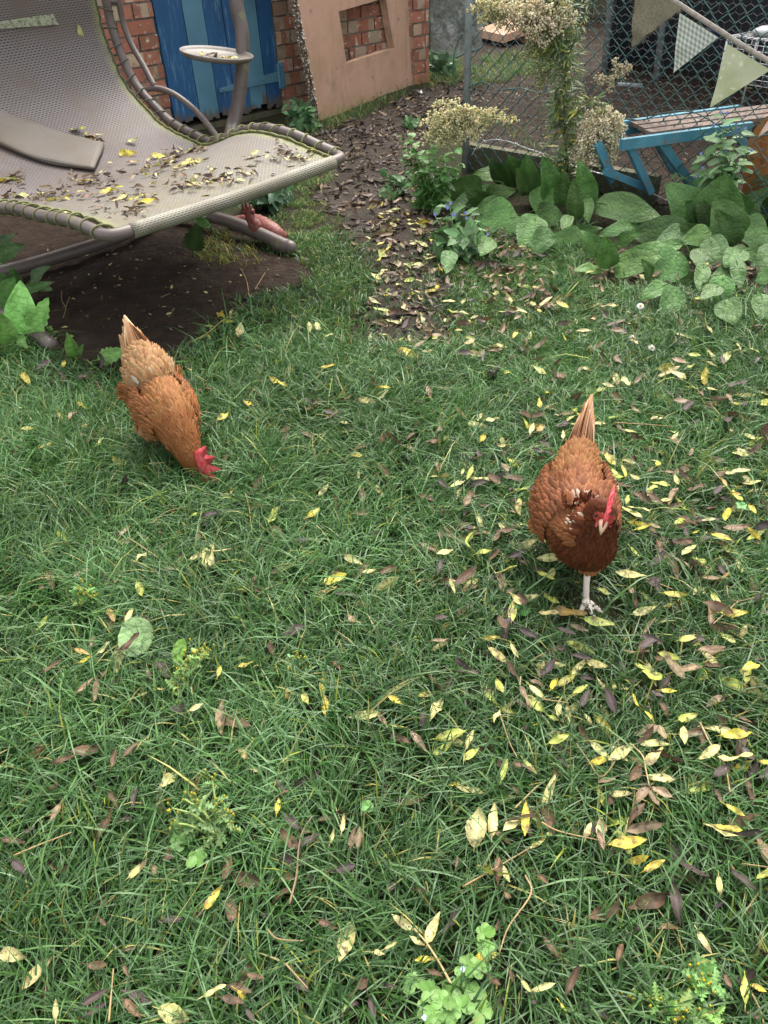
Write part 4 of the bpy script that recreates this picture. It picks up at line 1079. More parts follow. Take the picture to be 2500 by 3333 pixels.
    for sd in (1, -1):
        mb = MB(); mb.ball(hw(.014, -.026, sd*.008), (.005, .010, .016), nu=12, nv=9, axes=np.stack([hf@Rm, hs@Rm, unit(hu*1.0)@Rm])[[1, 0, 2]]); mb.build('wattle', M['comb'], th)
        mb = MB(); mb.ball(hw(-.004, -.010, sd*.0195), (.0035, .006, .009), nu=10, nv=7, axes=np.stack([hs@Rm, hf@Rm, hu@Rm])); mb.build('ear_lobe', M['comb'], th)
        mb = MB(); mb.ball(hw(.011, .003, sd*.0158), .0034, nu=10, nv=7); mb.build('eye', M['eye'], th)
    mb = MB(); mb.tube([hw(.018, .000, 0), hw(.026, .0005, 0), hw(.034, -.003, 0), hw(.041, -.009, 0)], [.0085, .0072, .0045, .001], 10); mb.build('beak', M['beak'], th)
    return th

# left hen: pecking, paler rump
def fn1(f):
    if f < .3: return .026, .015, .0085, .16, 0
    if f < .6: return .024, .0105, .0075, .09, 1
    return .024, .0062, .006, .06, 2
O_A = A(.55, .275, .10); O_L = A(.66, .40, .20); O_D = A(.30, .115, .04); O_M = A(.43, .175, .055)
def cf1(f, ph, top, r):
    q = r.random()
    if f < .3:
        c_ = (A(.56, .29, .12)*(1-q)+A(.66, .40, .20)*q); rim = c_*1.12
        if r.random() < .06: c_ = A(.8, .72, .55); rim = c_
    elif f < .62: c_ = O_M*(1-q)+A(.53, .24, .085)*q; rim = c_*1.14
    else: c_ = A(.33, .115, .035)*(1-q)+A(.47, .19, .06)*q; rim = c_*1.15
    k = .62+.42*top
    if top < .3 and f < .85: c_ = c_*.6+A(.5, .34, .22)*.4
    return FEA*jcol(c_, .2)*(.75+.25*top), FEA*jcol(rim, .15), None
def bend1(a, b): return -.35*max(0, b-.014)-6*max(0, b-.02)**2
comb_pts = [(-.022, .014), (-.030, .030), (-.036, .050), (-.024, .036), (-.019, .060), (-.010, .038), (.000, .064), (.005, .038), (.019, .056), (.017, .033), (.032, .036), (.024, .020), (.028, .006), (.018, .006), (.0, .014)]
comb_pts = [A(a*1.8, .012+(b-.014)*1.55) for a, b in comb_pts]
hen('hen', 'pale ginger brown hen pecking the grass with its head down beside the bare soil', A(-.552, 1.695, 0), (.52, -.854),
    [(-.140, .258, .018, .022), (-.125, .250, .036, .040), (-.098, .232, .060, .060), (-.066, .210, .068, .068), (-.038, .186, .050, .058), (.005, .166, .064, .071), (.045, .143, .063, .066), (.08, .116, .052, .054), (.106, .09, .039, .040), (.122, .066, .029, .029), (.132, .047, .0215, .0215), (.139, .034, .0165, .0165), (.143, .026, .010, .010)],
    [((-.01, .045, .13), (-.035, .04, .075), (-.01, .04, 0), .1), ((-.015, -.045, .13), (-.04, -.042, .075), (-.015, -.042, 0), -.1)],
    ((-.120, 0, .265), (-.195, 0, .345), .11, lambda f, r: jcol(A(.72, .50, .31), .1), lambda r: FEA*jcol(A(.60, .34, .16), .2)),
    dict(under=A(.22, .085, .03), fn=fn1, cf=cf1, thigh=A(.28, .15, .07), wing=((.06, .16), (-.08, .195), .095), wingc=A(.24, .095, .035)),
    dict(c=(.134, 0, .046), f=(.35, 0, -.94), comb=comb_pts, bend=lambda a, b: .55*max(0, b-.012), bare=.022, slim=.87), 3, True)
# right hen: walking towards the camera, breast darker: its own brown plus shade put into the colour
def fn2(f):
    if f < .25: return .027, .014, .0085, .13, 0
    if f < .6: return .025, .011, .0078, .09, 1
    return .022, .0068, .0062, .07, 2
def cf2(f, ph, top, r):
    q = r.random(); mid = None
    if f < .25: c_ = A(.42, .17, .06)*(1-q)+A(.50, .235, .09)*q; rim = c_*1.2
    elif f < .6: c_ = A(.27, .085, .032)*(1-q)+A(.44, .18, .065)*q; rim = c_*1.2
    else: c_ = A(.15, .038, .016)*(1-q)+A(.30, .085, .03)*q; rim = c_*1.2
    if .55 < f < .68 and top > .55 and r.random() < .42: mid = A(.85, .75, .58); rim = A(.8, .68, .5)
    if top < .45 and f > .3: c_ = c_*.75; rim = rim*.8  # front underside: brown deepened further with painted shade
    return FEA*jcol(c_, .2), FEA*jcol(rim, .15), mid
comb2 = [A(a, b) for a, b in [(-.020, .013), (-.030, .026), (-.036, .042), (-.024, .034), (-.017, .052), (-.009, .036), (.000, .054), (.006, .034), (.018, .046), (.018, .028), (.030, .030), (.026, .016), (.032, .004), (.022, .003), (.0, .013)]]
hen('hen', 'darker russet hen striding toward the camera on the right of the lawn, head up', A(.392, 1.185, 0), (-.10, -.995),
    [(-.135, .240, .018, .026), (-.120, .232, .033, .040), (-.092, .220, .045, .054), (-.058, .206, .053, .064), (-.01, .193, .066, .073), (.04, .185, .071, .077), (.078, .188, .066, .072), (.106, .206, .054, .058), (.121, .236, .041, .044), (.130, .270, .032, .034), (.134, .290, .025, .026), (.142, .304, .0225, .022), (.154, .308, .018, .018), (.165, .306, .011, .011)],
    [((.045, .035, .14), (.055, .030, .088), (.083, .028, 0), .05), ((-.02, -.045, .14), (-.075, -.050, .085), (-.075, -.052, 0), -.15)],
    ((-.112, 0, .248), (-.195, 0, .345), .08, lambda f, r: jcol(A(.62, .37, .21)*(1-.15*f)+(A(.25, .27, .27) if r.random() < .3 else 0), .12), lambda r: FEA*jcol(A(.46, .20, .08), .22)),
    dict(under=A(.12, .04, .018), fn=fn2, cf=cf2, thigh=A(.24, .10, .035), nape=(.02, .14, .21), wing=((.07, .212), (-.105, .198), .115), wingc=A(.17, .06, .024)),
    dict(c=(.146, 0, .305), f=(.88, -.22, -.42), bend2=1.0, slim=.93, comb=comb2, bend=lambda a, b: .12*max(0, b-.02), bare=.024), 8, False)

# ------------------------------------------------------------------ plants
G_BIG = A(.090, .19, .052); G_PALE = A(.17, .27, .12); G_BRI = A(.12, .25, .05)
def z5(x, y): return 1850+x/2.552, 350+y/2.552
def z6(x, y): return 1350+x/2.552, 450+y/2.552
def big_leaf(parent, B, Tp, wpx, shade=1., col=None, roll=0., curl=None, serr=.0, shape='ovate', lift=.04, thick_stalk=True):
    """broad leaf from pixel base to pixel tip, standing roughly across the line of sight at the base's distance"""
    b = P(*B, lift); dist = np.linalg.norm(b-CAM)
    t = PD(Tp[0]+(Tp[0]-B[0])*.12, Tp[1]+(Tp[1]-B[1])*.12, dist*(1.0-.03))
    if t[2] < .02: t = P(*Tp, .02)
    L = np.linalg.norm(t-b); w = wpx*dist/FPX
    d = unit(t-b); vw = unit(CAM-(b+t)/2)
    n = vw+rng.normal(0, .22, 3)+A(0, 0, .25)+np.cross(d, vw)*roll
    c = jcol(G_BIG if col is None else col, .28)*shade
    mb = MB(); n = unit(n-d*(n@d))
    cu = rng.uniform(-.5, -.1) if curl is None else curl
    V, F = leaf_geo(L, w, fold=.10, curl=cu, shape=shape, nl=12, wave=.034, ph=rng.uniform(0, 6), serr=serr, twist=rng.uniform(-.3, .3))
    Rr = frame(d, n); C = np.tile(c, (len(V), 1)); C[2::5] = c*1.25+A(.02, .03, .01); C[0::5] *= 1.15; C[4::5] *= 1.15
    Vw = b+V@Rr; k = len(V)
    mb.add(np.concatenate([Vw, Vw-n*.0008]), F+[tuple(q+k for q in f[::-1]) for f in F], np.concatenate([C, C*1.1]))
    st = b-d*.05; st[2] = max(st[2], .005)
    g0 = A(*(b-d*.06)[:2], -.005)
    mb.tube(spline([g0, (g0+b)/2+A(0, 0, .01), b, b+d*L*.2+n*.0006], 8), [.0035, .003, .0025, .0022, .002, .0018, .0015, .001], 6, c*1.2+A(.03, .03, .01))
    return mb.build('leaf', M['bigleaf'], parent)
Z6 = [(560, 430, 240, 420, 190, .9), (760, 310, 530, 275, 125, .8), (600, 520, 350, 530, 165, .6), (570, 490, 780, 440, 120, .8), (900, 340, 800, 185, 125, 1.), (960, 460, 930, 185, 150, .85),
      (950, 470, 865, 280, 100, .7), (1060, 385, 1075, 650, 175, 1.6), (1150, 520, 1090, 195, 165, .9), (1020, 640, 880, 920, 190, .95), (1050, 640, 1210, 665, 140, .8), (860, 650, 545, 690, 270, .9),
      (1120, 745, 1010, 940, 140, .8), (1400, 855, 1165, 850, 180, 1.), (1460, 565, 1375, 225, 140, 1.15), (1340, 690, 1320, 395, 110, .7), (640, 830, 560, 935, 120, .45), (300, 930, 265, 1090, 110, .8),
      (1280, 1060, 1160, 1040, 70, 1.2), (1540, 1090, 1375, 1055, 90, 1.2), (1520, 965, 1430, 805, 130, 1.2), (1250, 560, 1230, 330, 130, .5), (700, 520, 520, 600, 100, .6), (1280, 640, 1240, 740, 80, .6), (1420, 500, 1440, 640, 90, .6)]
Z5a = [(220, 790, 720, 860, 190, .55), (340, 1340, 310, 1115, 140, 1.2), (370, 1345, 700, 1225, 185, .95), (960, 1130, 430, 1195, 95, .9), (1000, 1050, 570, 1030, 210, .9), (400, 1130, 560, 1030, 90, .6), (690, 1430, 655, 1290, 85, 1.), (820, 1465, 630, 1555, 110, 1.), (930, 1200, 740, 1475, 230, 1.05), (920, 1495, 800, 1710, 165, .85), (600, 960, 300, 1020, 110, .7)]
Z5b = [(1120, 995, 875, 665, 255, 1.35), (1200, 1000, 1300, 605, 300, 1.1), (1380, 1110, 1270, 800, 225, .8), (1670, 1050, 1425, 1010, 220, 1.), (1690, 860, 1490, 770, 200, .6), (1180, 1030, 970, 1105, 130, .9), (1170, 1070, 1275, 1330, 155, 3.),
       (1100, 1170, 1090, 1285, 120, .9), (1450, 1180, 1320, 1280, 140, .9), (1130, 1290, 1090, 1500, 95, 1.1), (1380, 1345, 1230, 1375, 90, 1.2), (1290, 1390, 1240, 1670, 150, .8), (1290, 1600, 1385, 1770, 155, .8), (1400, 1270, 1430, 1450, 90, .8), (1680, 1220, 1460, 1210, 115, .9), (1600, 1545, 1650, 1760, 130, .7), (1720, 1400, 1590, 1420, 120, .8), (1000, 1000, 760, 1080, 120, .55), (1480, 900, 1400, 730, 120, .7), (1700, 1130, 1600, 1330, 120, .6), (1180, 1420, 960, 1440, 120, .5), (1250, 1480, 1130, 1560, 110, .5)]
def clump(lab, rows, zf, basepx, shift=(0, 0)):
    th = thing('broad_leaf_plant', lab, 'plant', P(*basepx))
    for i, (x0, y0, x1, y1, w, s) in enumerate(rows):
        pale = s > 2
        big_leaf(th, zf(x0, y0), zf(x1, y1), w/2.552*1.22, 1. if pale else (.55+.45*s), col=G_PALE if pale else None, lift=.10 if y1 > y0+60 else .045)
    rows = list(rows)
    for i in range(14):
        x0, y0, x1, y1, w, s = rows[rng.integers(len(rows))]; dx, dy = rng.normal(0, 75, 2); a = rng.normal(0, .7); ex, ey = x1-x0, y1-y0; k = min(1, 260/math.hypot(ex, ey))
        ex, ey = k*(ex*math.cos(a)-ey*math.sin(a)), k*(ex*math.sin(a)+ey*math.cos(a))
        big_leaf(th, zf(x0+dx, y0+dy+25), zf(x0+dx+ex, y0+dy+25+ey), min(w, 190)/2.552, rng.uniform(.5, .8), lift=.03)
    return th
clump('clump of broad dark green wrinkled leaves below the tall seeding weed', Z6[:17]+Z6[21:], z6, (1780, 760))
clump('low clump of broad leaves strewn with fallen leaves right of the path edge', Z6[17:21]+Z5a, z5 if False else (lambda x, y: z6(x, y)), (2020, 880)) if False else None
th_ = thing('broad_leaf_plant', 'middle clump of broad leaves sprawling over fallen leaves toward the lawn', 'plant', P(2030, 880))
for rows, zf in ((Z6[17:21], z6), (Z5a, z5)):
    for (x0, y0, x1, y1, w, s) in rows: big_leaf(th_, zf(x0, y0), zf(x1, y1), w/2.552*1.22, (.55+.45*s), lift=.09 if y1 > y0+60 else .04)
clump('right clump of broad leaves with one upturned pale leaf', Z5b, z5, (2330, 800))
def sidecl(lab, base, rows):
    th = thing('broad_leaf_plant', lab, 'plant', P(*base))
    for (x0, y0, x1, y1, w, s, *k) in rows: big_leaf(th, (x0, y0), (x1, y1), w, s, col=A(.12, .23, .06) if s > 1 else None, lift=k[0] if k else .05, serr=.12 if len(k) > 1 else 0)
sidecl('broad leaf plant at the left edge beside the end of the base leg', (60, 1100), [(76, 1088, 62, 945, 92, 2.2), (98, 1085, 150, 985, 55, 1.6, .05, 1), (-25, 1010, 38, 925, 70, 1.), (58, 950, 155, 922, 28, .8), (55, 945, 48, 890, 40, .7), (100, 915, 142, 868, 36, .5), (20, 1120, -10, 1030, 80, 1.2), (55, 950, -20, 890, 45, 1.2), (130, 940, 155, 935, 26, .5), (62, 1095, 80, 1125, 30, 1.)])
sidecl('single broad leaf shoot at the left edge under the lounger tube', (0, 850), [(-45, 840, 62, 805, 52, .75, .08), (-40, 850, 20, 885, 40, .8, .06), (-60, 830, 30, 760, 40, .5, .06)])
sidecl('small pale leaved seedling in dark shade under the lounger seat', (640, 815), [(684, 734, 633, 712, 26, .9, .10), (629, 815, 637, 745, 62, .45, .05, 1), (668, 700, 640, 690, 20, .6, .1)])
sidecl('lone bluish green lobed leaf behind the pecking hen', (330, 1180), [(322, 1172, 392, 1142, 50, 1.3, .03, 1)])
sidecl('small upright rounded leaf on the soil edge near the base leg', (240, 1160), [(240, 1165, 230, 1105, 40, 1.3, .03), (245, 1160, 262, 1135, 22, 1.2, .03)])
def flat_leaf(name, lab, c, r, col, B2, T2):
    b, t = P(*B2, .05), P(*T2, .055); mb = MB(); put_leaf(mb, b, t-b, A(0, -.25, 1), np.linalg.norm(t-b), r, col, np.array(col)*1.3, shape='round', nl=16, fold=.10, curl=.35, wave=.02, serr=.02)
    g0 = b-A(0, 0, .05); mb.tube([g0, b], .002, 5, col)
    o = mb.build(name, M['bigleaf'], None, origin=b); tag(o, lab, 'leaf')
flat_leaf('dock_leaf', 'large round pale green leaf lying on the lawn with a brown leaflet on it', 0, .088, A(.16, .27, .105), (500, 2075), (386, 2078))
flat_leaf('dock_leaf', 'smaller round green leaf standing in the lawn above the groundsel', 0, .05, A(.13, .27, .04), (560, 2120), (612, 2118))

def leafy(mb, path, Lr, wr, n, col, shape='lance', droop=.3, serr=0, spread=1., t0=.0, scale_tip=.5, mat=0, cvar=.25, yellow=0., fold=.15, up=.35):
    p = np.asarray(path); k = len(p)-1
    for i in range(n):
        f = t0+(1-t0)*(i+rng.random())/n; x = f*k; a = int(min(x, k-1)); q = p[a]+(p[a+1]-p[a])*(x-a)
        tg = unit(p[a+1]-p[a]); s = unit(np.cross(tg, rng.normal(0, 1, 3))); d = unit(s*spread+tg*up-A(0, 0, droop*rng.random()))
        L = rng.uniform(*Lr)*(1-(1-scale_tip)*f); nrm = unit(tg*.6+A(0, 0, .7)+rng.normal(0, .35, 3)+unit(CAM-q)*.35)
        c = jcol(col, cvar) if rng.random() > yellow else jcol(A(.42, .40, .07), .2)
        put_leaf(mb, q, d, nrm, L, L*rng.uniform(*wr), c, c*1.25, mat, shape=shape, nl=7 if shape != 'lobed' else 10, serr=serr, curl=-rng.uniform(.1, .9)*droop*1.5, fold=fold, wave=.02)
def heads(mb, c, rad, n, col, stalk=True, size=(.003, .0056), root=None, k=.45):
    """cluster of tiny downy seed heads on branching stalks"""
    for _ in range(max(3, int(n/9))):      # sprays: each a thin branching stalk carrying heads along its outer part
        q = unit(rng.normal(0, 1, 3))*rng.uniform(.35, 1.05); e = c+q*rad
        g = (root+(e-root)*rng.uniform(.2, .5)) if root is not None else c-q*rad*.2
        mid = (g+e)/2+rng.normal(0, .010, 3)+A(0, 0, .008)
        sp = spline([g, mid, e-A(0, 0, .006)], 10)
        if stalk: mb.tube(sp, np.linspace(.0012, .0007, 10), 3, jcol(A(.30, .31, .17), .2), 0, cap=False)
        for k2 in range(21):
            t = rng.uniform(.35, 1.)*9; a = int(min(t, 8)); o_ = sp[a]+(sp[a+1]-sp[a])*(t-a)
            p = o_+rng.normal(0, .008, 3)*(1.3-t/14)
            r = rng.uniform(*size)*1.02; cc = jcol(col, .25); ax = unit(p-o_+rng.normal(0, .003, 3)); b = unit(np.cross(ax, A(.3, .5, 1))); f = np.cross(ax, b)
            V = [p+ax*r*1.6, p-ax*r*.9, p+b*r, p-b*r, p+f*r, p-f*r]
            mb.add(V, [(0, 2, 4), (0, 4, 3), (0, 3, 5), (0, 5, 2), (1, 4, 2), (1, 3, 4), (1, 5, 3), (1, 2, 5)], cc, 0)
            if rng.random() < .3: mb.tube([o_, p], .0006, 3, jcol(A(.32, .33, .18), .2), 0, cap=False)
def tall_weed():
    b = P(1862, 660); dist = np.linalg.norm(b[:2])
    nrm = unit(A(b[0], b[1], 0)); pl = lambda u, v, o=0.: PL(u, v, b+nrm*o, nrm)
    th = thing('fleabane_weed', 'tall weed with narrow leaves and drooping fluffy cream seed heads against the fence', 'weed', b)
    CR = A(.82, .75, .54); GR = A(.16, .225, .095)
    st = [b-A(0, 0, .02), pl(1850, 560), pl(1838, 440), pl(1836, 330), pl(1838, 200), pl(1822, 90), pl(1800, 0), pl(1785, -80)]
    main = spline(st, 50)
    br1 = spline([pl(1846, 560), pl(1790, 520, -.03), pl(1720, 440, -.06), pl(1640, 390, -.08), pl(1560, 380, -.10), pl(1470, 390, -.12)], 30)
    br2 = spline([pl(1838, 420), pl(1880, 360, -.04), pl(1930, 320, -.06), pl(1965, 350, -.08), pl(1970, 430, -.09), pl(1945, 500, -.09)], 30)
    br3 = spline([pl(1838, 260), pl(1780, 190, -.02), pl(1720, 120, -.04), pl(1640, 50, -.05), pl(1570, 20, -.05)], 24)
    br4 = spline([pl(1838, 230), pl(1870, 130, -.02), pl(1900, 60, -.03), pl(1930, -40, -.03)], 16)
    br5 = spline([pl(1900, 345, -.05), pl(1960, 270, -.05), pl(2010, 225, -.05), pl(2060, 210, -.05)], 14)
    mb = MB()
    for q, r in ((main, .0055), (br1, .0032), (br2, .0032), (br3, .003), (br4, .003), (br5, .0016)):
        mb.tube(q, np.linspace(r, r*.5, len(q)), 7, A(.19, .20, .09))
    mb.build('stem', M['stem'], th)
    mb = MB()
    leafy(mb, main, (.07, .13), (.10, .15), 360, GR, droop=.5, yellow=.10, scale_tip=.8, t0=.12)
    side = [spline([main[i], main[i]+A(rng.uniform(-.07, .07), rng.uniform(-.06, .02), .04), main[i]+A(rng.uniform(-.10, .10), rng.uniform(-.08, .02), .07)], 8) for i in rng.integers(8, 42, 26)]
    for q in side: leafy(mb, q, (.05, .095), (.11, .15), 26, GR*1.1, droop=.6, yellow=.12)
    for q in (br1, br2): leafy(mb, q, (.05, .09), (.11, .15), 130, GR, droop=.9, yellow=.1)
    for q in (br3, br4): leafy(mb, q, (.035, .08), (.11, .16), 80, GR, droop=.7, yellow=.15)
    mb.build('foliage', M['foliage'], th)
    def sh(lst, root, col=CR):
        mb = MB()
        for (u, v, ru, rv, n, o) in lst:
            c = pl(u, v, o); k = np.linalg.norm(c-CAM)/FPX
            heads(mb, c, A(ru*k, ru*k*.7, rv*k), n, col, root=root)
        mb.build('seed_head', M['fluff'], th)
    sh([(1440, 395, 75, 60, 520, -.12), (1420, 440, 70, 50, 430, -.12), (1500, 420, 70, 60, 380, -.11), (1570, 380, 60, 30, 130, -.1), (1650, 385, 50, 25, 60, -.08)], br1[-6], A(.80, .75, .46))
    sh([(1945, 400, 70, 70, 460, -.09), (1930, 470, 85, 70, 620, -.09), (1975, 450, 65, 80, 420, -.08), (1900, 520, 60, 40, 220, -.08), (1990, 525, 40, 35, 110, -.08)], br2[-8])
    sh([(1750, 35, 110, 60, 640, -.04), (1790, 75, 80, 60, 420, -.05), (1700, 10, 80, 40, 260, -.03), (1850, 40, 50, 60, 200, -.03)], br3[10])
    sh([(1585, 25, 60, 40, 230, -.05), (1640, 60, 40, 35, 100, -.05)], br3[-3], A(.74, .70, .43))
    sh([(2010, 225, 45, 30, 42, -.05), (2065, 212, 22, 22, 22, -.05), (1985, 280, 40, 35, 50, -.05)], br5[6], A(.58, .52, .36))
    sh([(1720, 220, 40, 70, 90, -.02), (1740, 150, 45, 50, 90, -.02), (1770, 290, 30, 50, 50, -.02)], main[30], A(.34, .38, .17))
tall_weed()

def bushy(name, lab, cat, base, tips, Lr, wr, nl, col, shape='ovate', serr=.14, flowers=(), fcol=(.22, .28, .62), droop=.35, lift=None, yellow=0., fsize=.006, back=0.):
    b = P(*base); th = thing(name, lab, cat, b); sm = MB(); fm = MB()
    dist = np.linalg.norm(b-CAM)
    for i, (u, v) in enumerate(tips):
        t = PD(u, v, dist*(1-rng.uniform(-.02, .03))+back)
        t[2] = max(t[2], .02)
        r0 = b+A(rng.uniform(-.04, .04), rng.uniform(-.04, .04), 0)
        q = spline([r0, (r0*.5+t*.5)+A(0, 0, .03)+rng.normal(0, .006, 3), t], 12)
        sm.tube(q, np.linspace(.0028, .0012, 12), 5, jcol(col*1.1, .2)); leafy(fm, q, (Lr[0]*1.3, Lr[1]*1.35), wr, int(nl*1.5), col, shape, droop, serr, t0=.12, scale_tip=.65, yellow=yellow)
    sm.build('stem', M['stem'], th); fm.build('foliage', M['foliage'], th)
    for (u, v) in flowers:
        c = PD(u, v, dist*.985+back); mb = MB(); n = unit(CAM-c+A(*rng.normal(0, .4, 3))); e = unit(np.cross(n, A(0, 0, 1))); g = np.cross(n, e)
        for k in range(5):
            a = k*2*math.pi/5; d = e*math.cos(a)+g*math.sin(a)
            put_leaf(mb, c, d+n*.25, n, fsize*1.25, fsize*1.1, jcol(np.array(fcol), .15), None, shape='round', nl=4)
        mb.ball(c+n*.0008, fsize*.28, (.75, .75, .7), nu=6, nv=4); fo = mb.build('flower', M['flower'], th)
    return th
NET = A(.125, .27, .075)
bushy('nettle', 'bright green serrated leaved nettle at the left foot of the fence', 'weed', (1405, 690), [(1325, 430), (1345, 470), (1400, 470), (1450, 500), (1490, 480), (1420, 540), (1370, 540), (1340, 590), (1390, 600), (1440, 580), (1500, 530), (1310, 500), (1400, 650), (1440, 640), (1360, 640), (1340, 660), (1500, 560), (1455, 540), (1300, 440)], (.035, .055), (.55, .75), 12, NET)
bushy('nettle', 'low bluish green weed leaves on the path side of the nettle', 'weed', (1290, 640), [(1255, 570), (1280, 590), (1240, 620), (1300, 610), (1265, 640), (1330, 560)], (.035, .06), (.5, .7), 7, A(.085, .18, .07))
ALK = A(.115, .225, .09)
bushy('alkanet', 'leafy alkanet with small blue flowers at the edge of the path', 'plant', (1480, 850), [(1462, 660), (1415, 700), (1515, 690), (1555, 720), (1440, 760), (1500, 760), (1580, 790), (1430, 800), (1540, 800), (1470, 820), (1600, 800), (1550, 760), (1410, 780)], (.04, .075), (.42, .6), 7, ALK, serr=0, flowers=[(1457, 676), (1467, 662), (1416, 697), (1480, 698), (1516, 693), (1520, 710), (1588, 762), (1556, 778), (1472, 816), (1557, 813), (1453, 672), (1474, 700)])
bushy('alkanet', 'taller alkanet with small blue flowers growing before the blue bench', 'plant', (2350, 720), [(2350, 375), (2362, 380), (2390, 410), (2330, 420), (2300, 440), (2420, 410), (2430, 470), (2290, 490), (2390, 480), (2340, 500), (2280, 540), (2400, 530), (2320, 560), (2200, 560), (2440, 480), (2300, 570)], (.04, .075), (.42, .62), 8, ALK*1.15, serr=0, flowers=[(2345, 367), (2367, 368), (2357, 398), (2370, 402), (2400, 415), (2426, 418), (2370, 478), (2363, 494), (2282, 500), (2288, 545), (2446, 488), (2325, 405), (2268, 575)], back=-.05)
bushy('alkanet', 'alkanet shoot at the right edge of the photo below the orange board', 'plant', (2500, 700), [(2470, 560), (2500, 580), (2490, 640), (2510, 820), (2480, 830), (2495, 620)], (.03, .06), (.4, .6), 8, ALK, serr=0, flowers=[(2486, 652)])
bushy('bramble', 'dark green shoot between the blue door and leaning panel', 'weed', (990, 425), [(935, 340), (960, 345), (985, 350), (1000, 345), (950, 375), (975, 400), (1000, 390), (960, 420), (1005, 420)], (.05, .085), (.6, .8), 5, A(.07, .16, .065), serr=.08)
bushy('weed', 'leafy weed in the corner below the polythene sheet', 'weed', (1430, 250), [(1400, 165), (1425, 170), (1450, 180), (1400, 200), (1430, 210), (1460, 200), (1480, 215), (1475, 240)], (.06, .09), (.6, .8), 5, A(.07, .15, .06), serr=.08)
bushy('weed', 'lobed leaved weed in the turf behind the lounger front bar', 'weed', (880, 680), [(790, 640), (830, 650), (860, 640), (900, 630), (930, 615), (850, 665), (890, 660), (925, 640), (940, 600), (800, 660)], (.05, .08), (.6, .85), 5, A(.085, .18, .09), serr=.14)
bushy('weed', 'small weed cluster at path edge before the panel', 'weed', (1330, 420), [(1320, 400), (1345, 405), (1360, 420), (1330, 430), (1350, 440)], (.03, .05), (.6, .8), 5, A(.09, .2, .07))

# low weeds in the lawn
def groundsel(lab, base, tips, col, Lr=(.02, .04), n=9, fl=()):
    b = P(*base, .01); th = thing('groundsel', lab, 'weed', b); sm = MB(); fm = MB(); hm = MB()
    for (u, v) in tips:
        t = PD(u, v, np.linalg.norm(b-CAM)*.975); t[2] = max(t[2], .03)
        q = spline([b, (b+t)/2+A(0, 0, .02)+rng.normal(0, .004, 3), t], 10)
        sm.tube(q, np.linspace(.0025, .0014, 10), 6, jcol(A(.24, .33, .09), .15)); leafy(fm, q, Lr, (.35, .5), n, col, 'lobed', .3, .35, t0=.25, scale_tip=.5)
        for k in range(5):
            p = t+rng.normal(0, .007, 3); fm.ball(p, (.0024, .0024, .0045), jcol(A(.24, .31, .08), .2), nu=6, nv=4); fm.ball(p+A(0, 0, .0045), .0018, A(.62, .47, .03), nu=6, nv=3)
    sm.build('stem', M['stem'], th); fm.build('foliage', M['foliage'], th)
GS = A(.20, .34, .10)
groundsel('groundsel weed with yellow buds standing alone on the left of the lawn', (285, 1975), [(262, 1910), (275, 1925), (300, 1945), (260, 1960), (290, 1935)], A(.13, .27, .07))
groundsel('leaning groundsel with yellow buds just below the round dock leaf', (610, 2250), [(600, 2150), (640, 2120), (680, 2110), (590, 2190), (650, 2140), (560, 2280)], GS)
groundsel('pale sprawling groundsel with branching stems in the lower left lawn', (720, 2740), [(690, 2530), (600, 2600), (560, 2630), (570, 2680), (740, 2650), (700, 2620), (750, 2680), (690, 2720), (640, 2600)], A(.17, .28, .10), (.025, .05), 7)
groundsel('tiny rosette of lobed leaves in the lawn below centre left', (968, 2180), [(950, 2165), (985, 2150), (970, 2140), (1000, 2170), (945, 2185)], A(.16, .32, .13), (.018, .03), 6)
groundsel('groundsel with yellow buds in the lower right corner of lawn', (2280, 3240), [(2260, 3150), (2285, 3180), (2310, 3220), (2300, 3190), (2250, 3220)], A(.15, .31, .08), (.025, .045), 12)
groundsel('cut off pale groundsel at the bottom edge near right', (2240, 3345), [(2200, 3300), (2230, 3290), (2280, 3310), (2330, 3310), (2130, 3270), (2060, 3230)], A(.2, .36, .09), (.025, .045), 9)
def rosette(name, lab, cells, r, col, flowers=(), lz=.042):
    th = None
    b = P(*cells[0], .0); th = thing(name, lab, 'weed', b); fm = MB(); sm = MB()
    for (u, v) in cells:
        c = P(u, v, lz+rng.uniform(-.008, .012)); sm.tube([A(*(c[:2]+rng.normal(0, .006, 2)), 0), c], .0011, 4, col)
        for k in range(int(rng.integers(4, 7))):
            a = k*2*math.pi/5+rng.uniform(-.3, .3); d = A(math.cos(a), math.sin(a), .12); L = r*rng.uniform(.8, 1.15); q = jcol(col, .15)
            put_leaf(fm, c, d, A(0, -.2, 1)+rng.normal(0, .2, 3), L, L*.85, q, q*1.2, shape='round', nl=8, serr=.08, fold=.12, curl=-.3)
    sm.build('stem', M['stem'], th); fm.build('foliage', M['foliage'], th)
    for (u, v) in flowers:
        c = P(u, v, lz+.012); mb = MB()
        for k in range(4): put_leaf(mb, c, A(math.cos(k*1.57), math.sin(k*1.57), .2), A(0, 0, 1), .0042, .004, (.45, .55, .8), shape='round', nl=4)
        mb.build('flower', M['flower'], th)
rosette('clover', 'bright green clover sprig beside the pale sprawling groundsel', [(578, 2705), (612, 2708), (588, 2740), (625, 2690), (600, 2755), (640, 2790)], .018, A(.13, .28, .06))
rosette('speedwell', 'patch of bright green scalloped speedwell at the bottom edge', [(1390, 3290), (1440, 3260), (1480, 3220), (1500, 3280), (1555, 3275), (1540, 3230), (1460, 3300), (1400, 3230), (1350, 3200), (1415, 3310), (1570, 3300)], .017, A(.14, .29, .06), [(1382, 3312)])
rosette('speedwell', 'two small bright green speedwell shoots above the bottom patch', [(1575, 3040), (1580, 3085), (1545, 3150), (1510, 3180), (1560, 3155), (1530, 3145)], .016, A(.13, .28, .05), [(1507, 3155)])
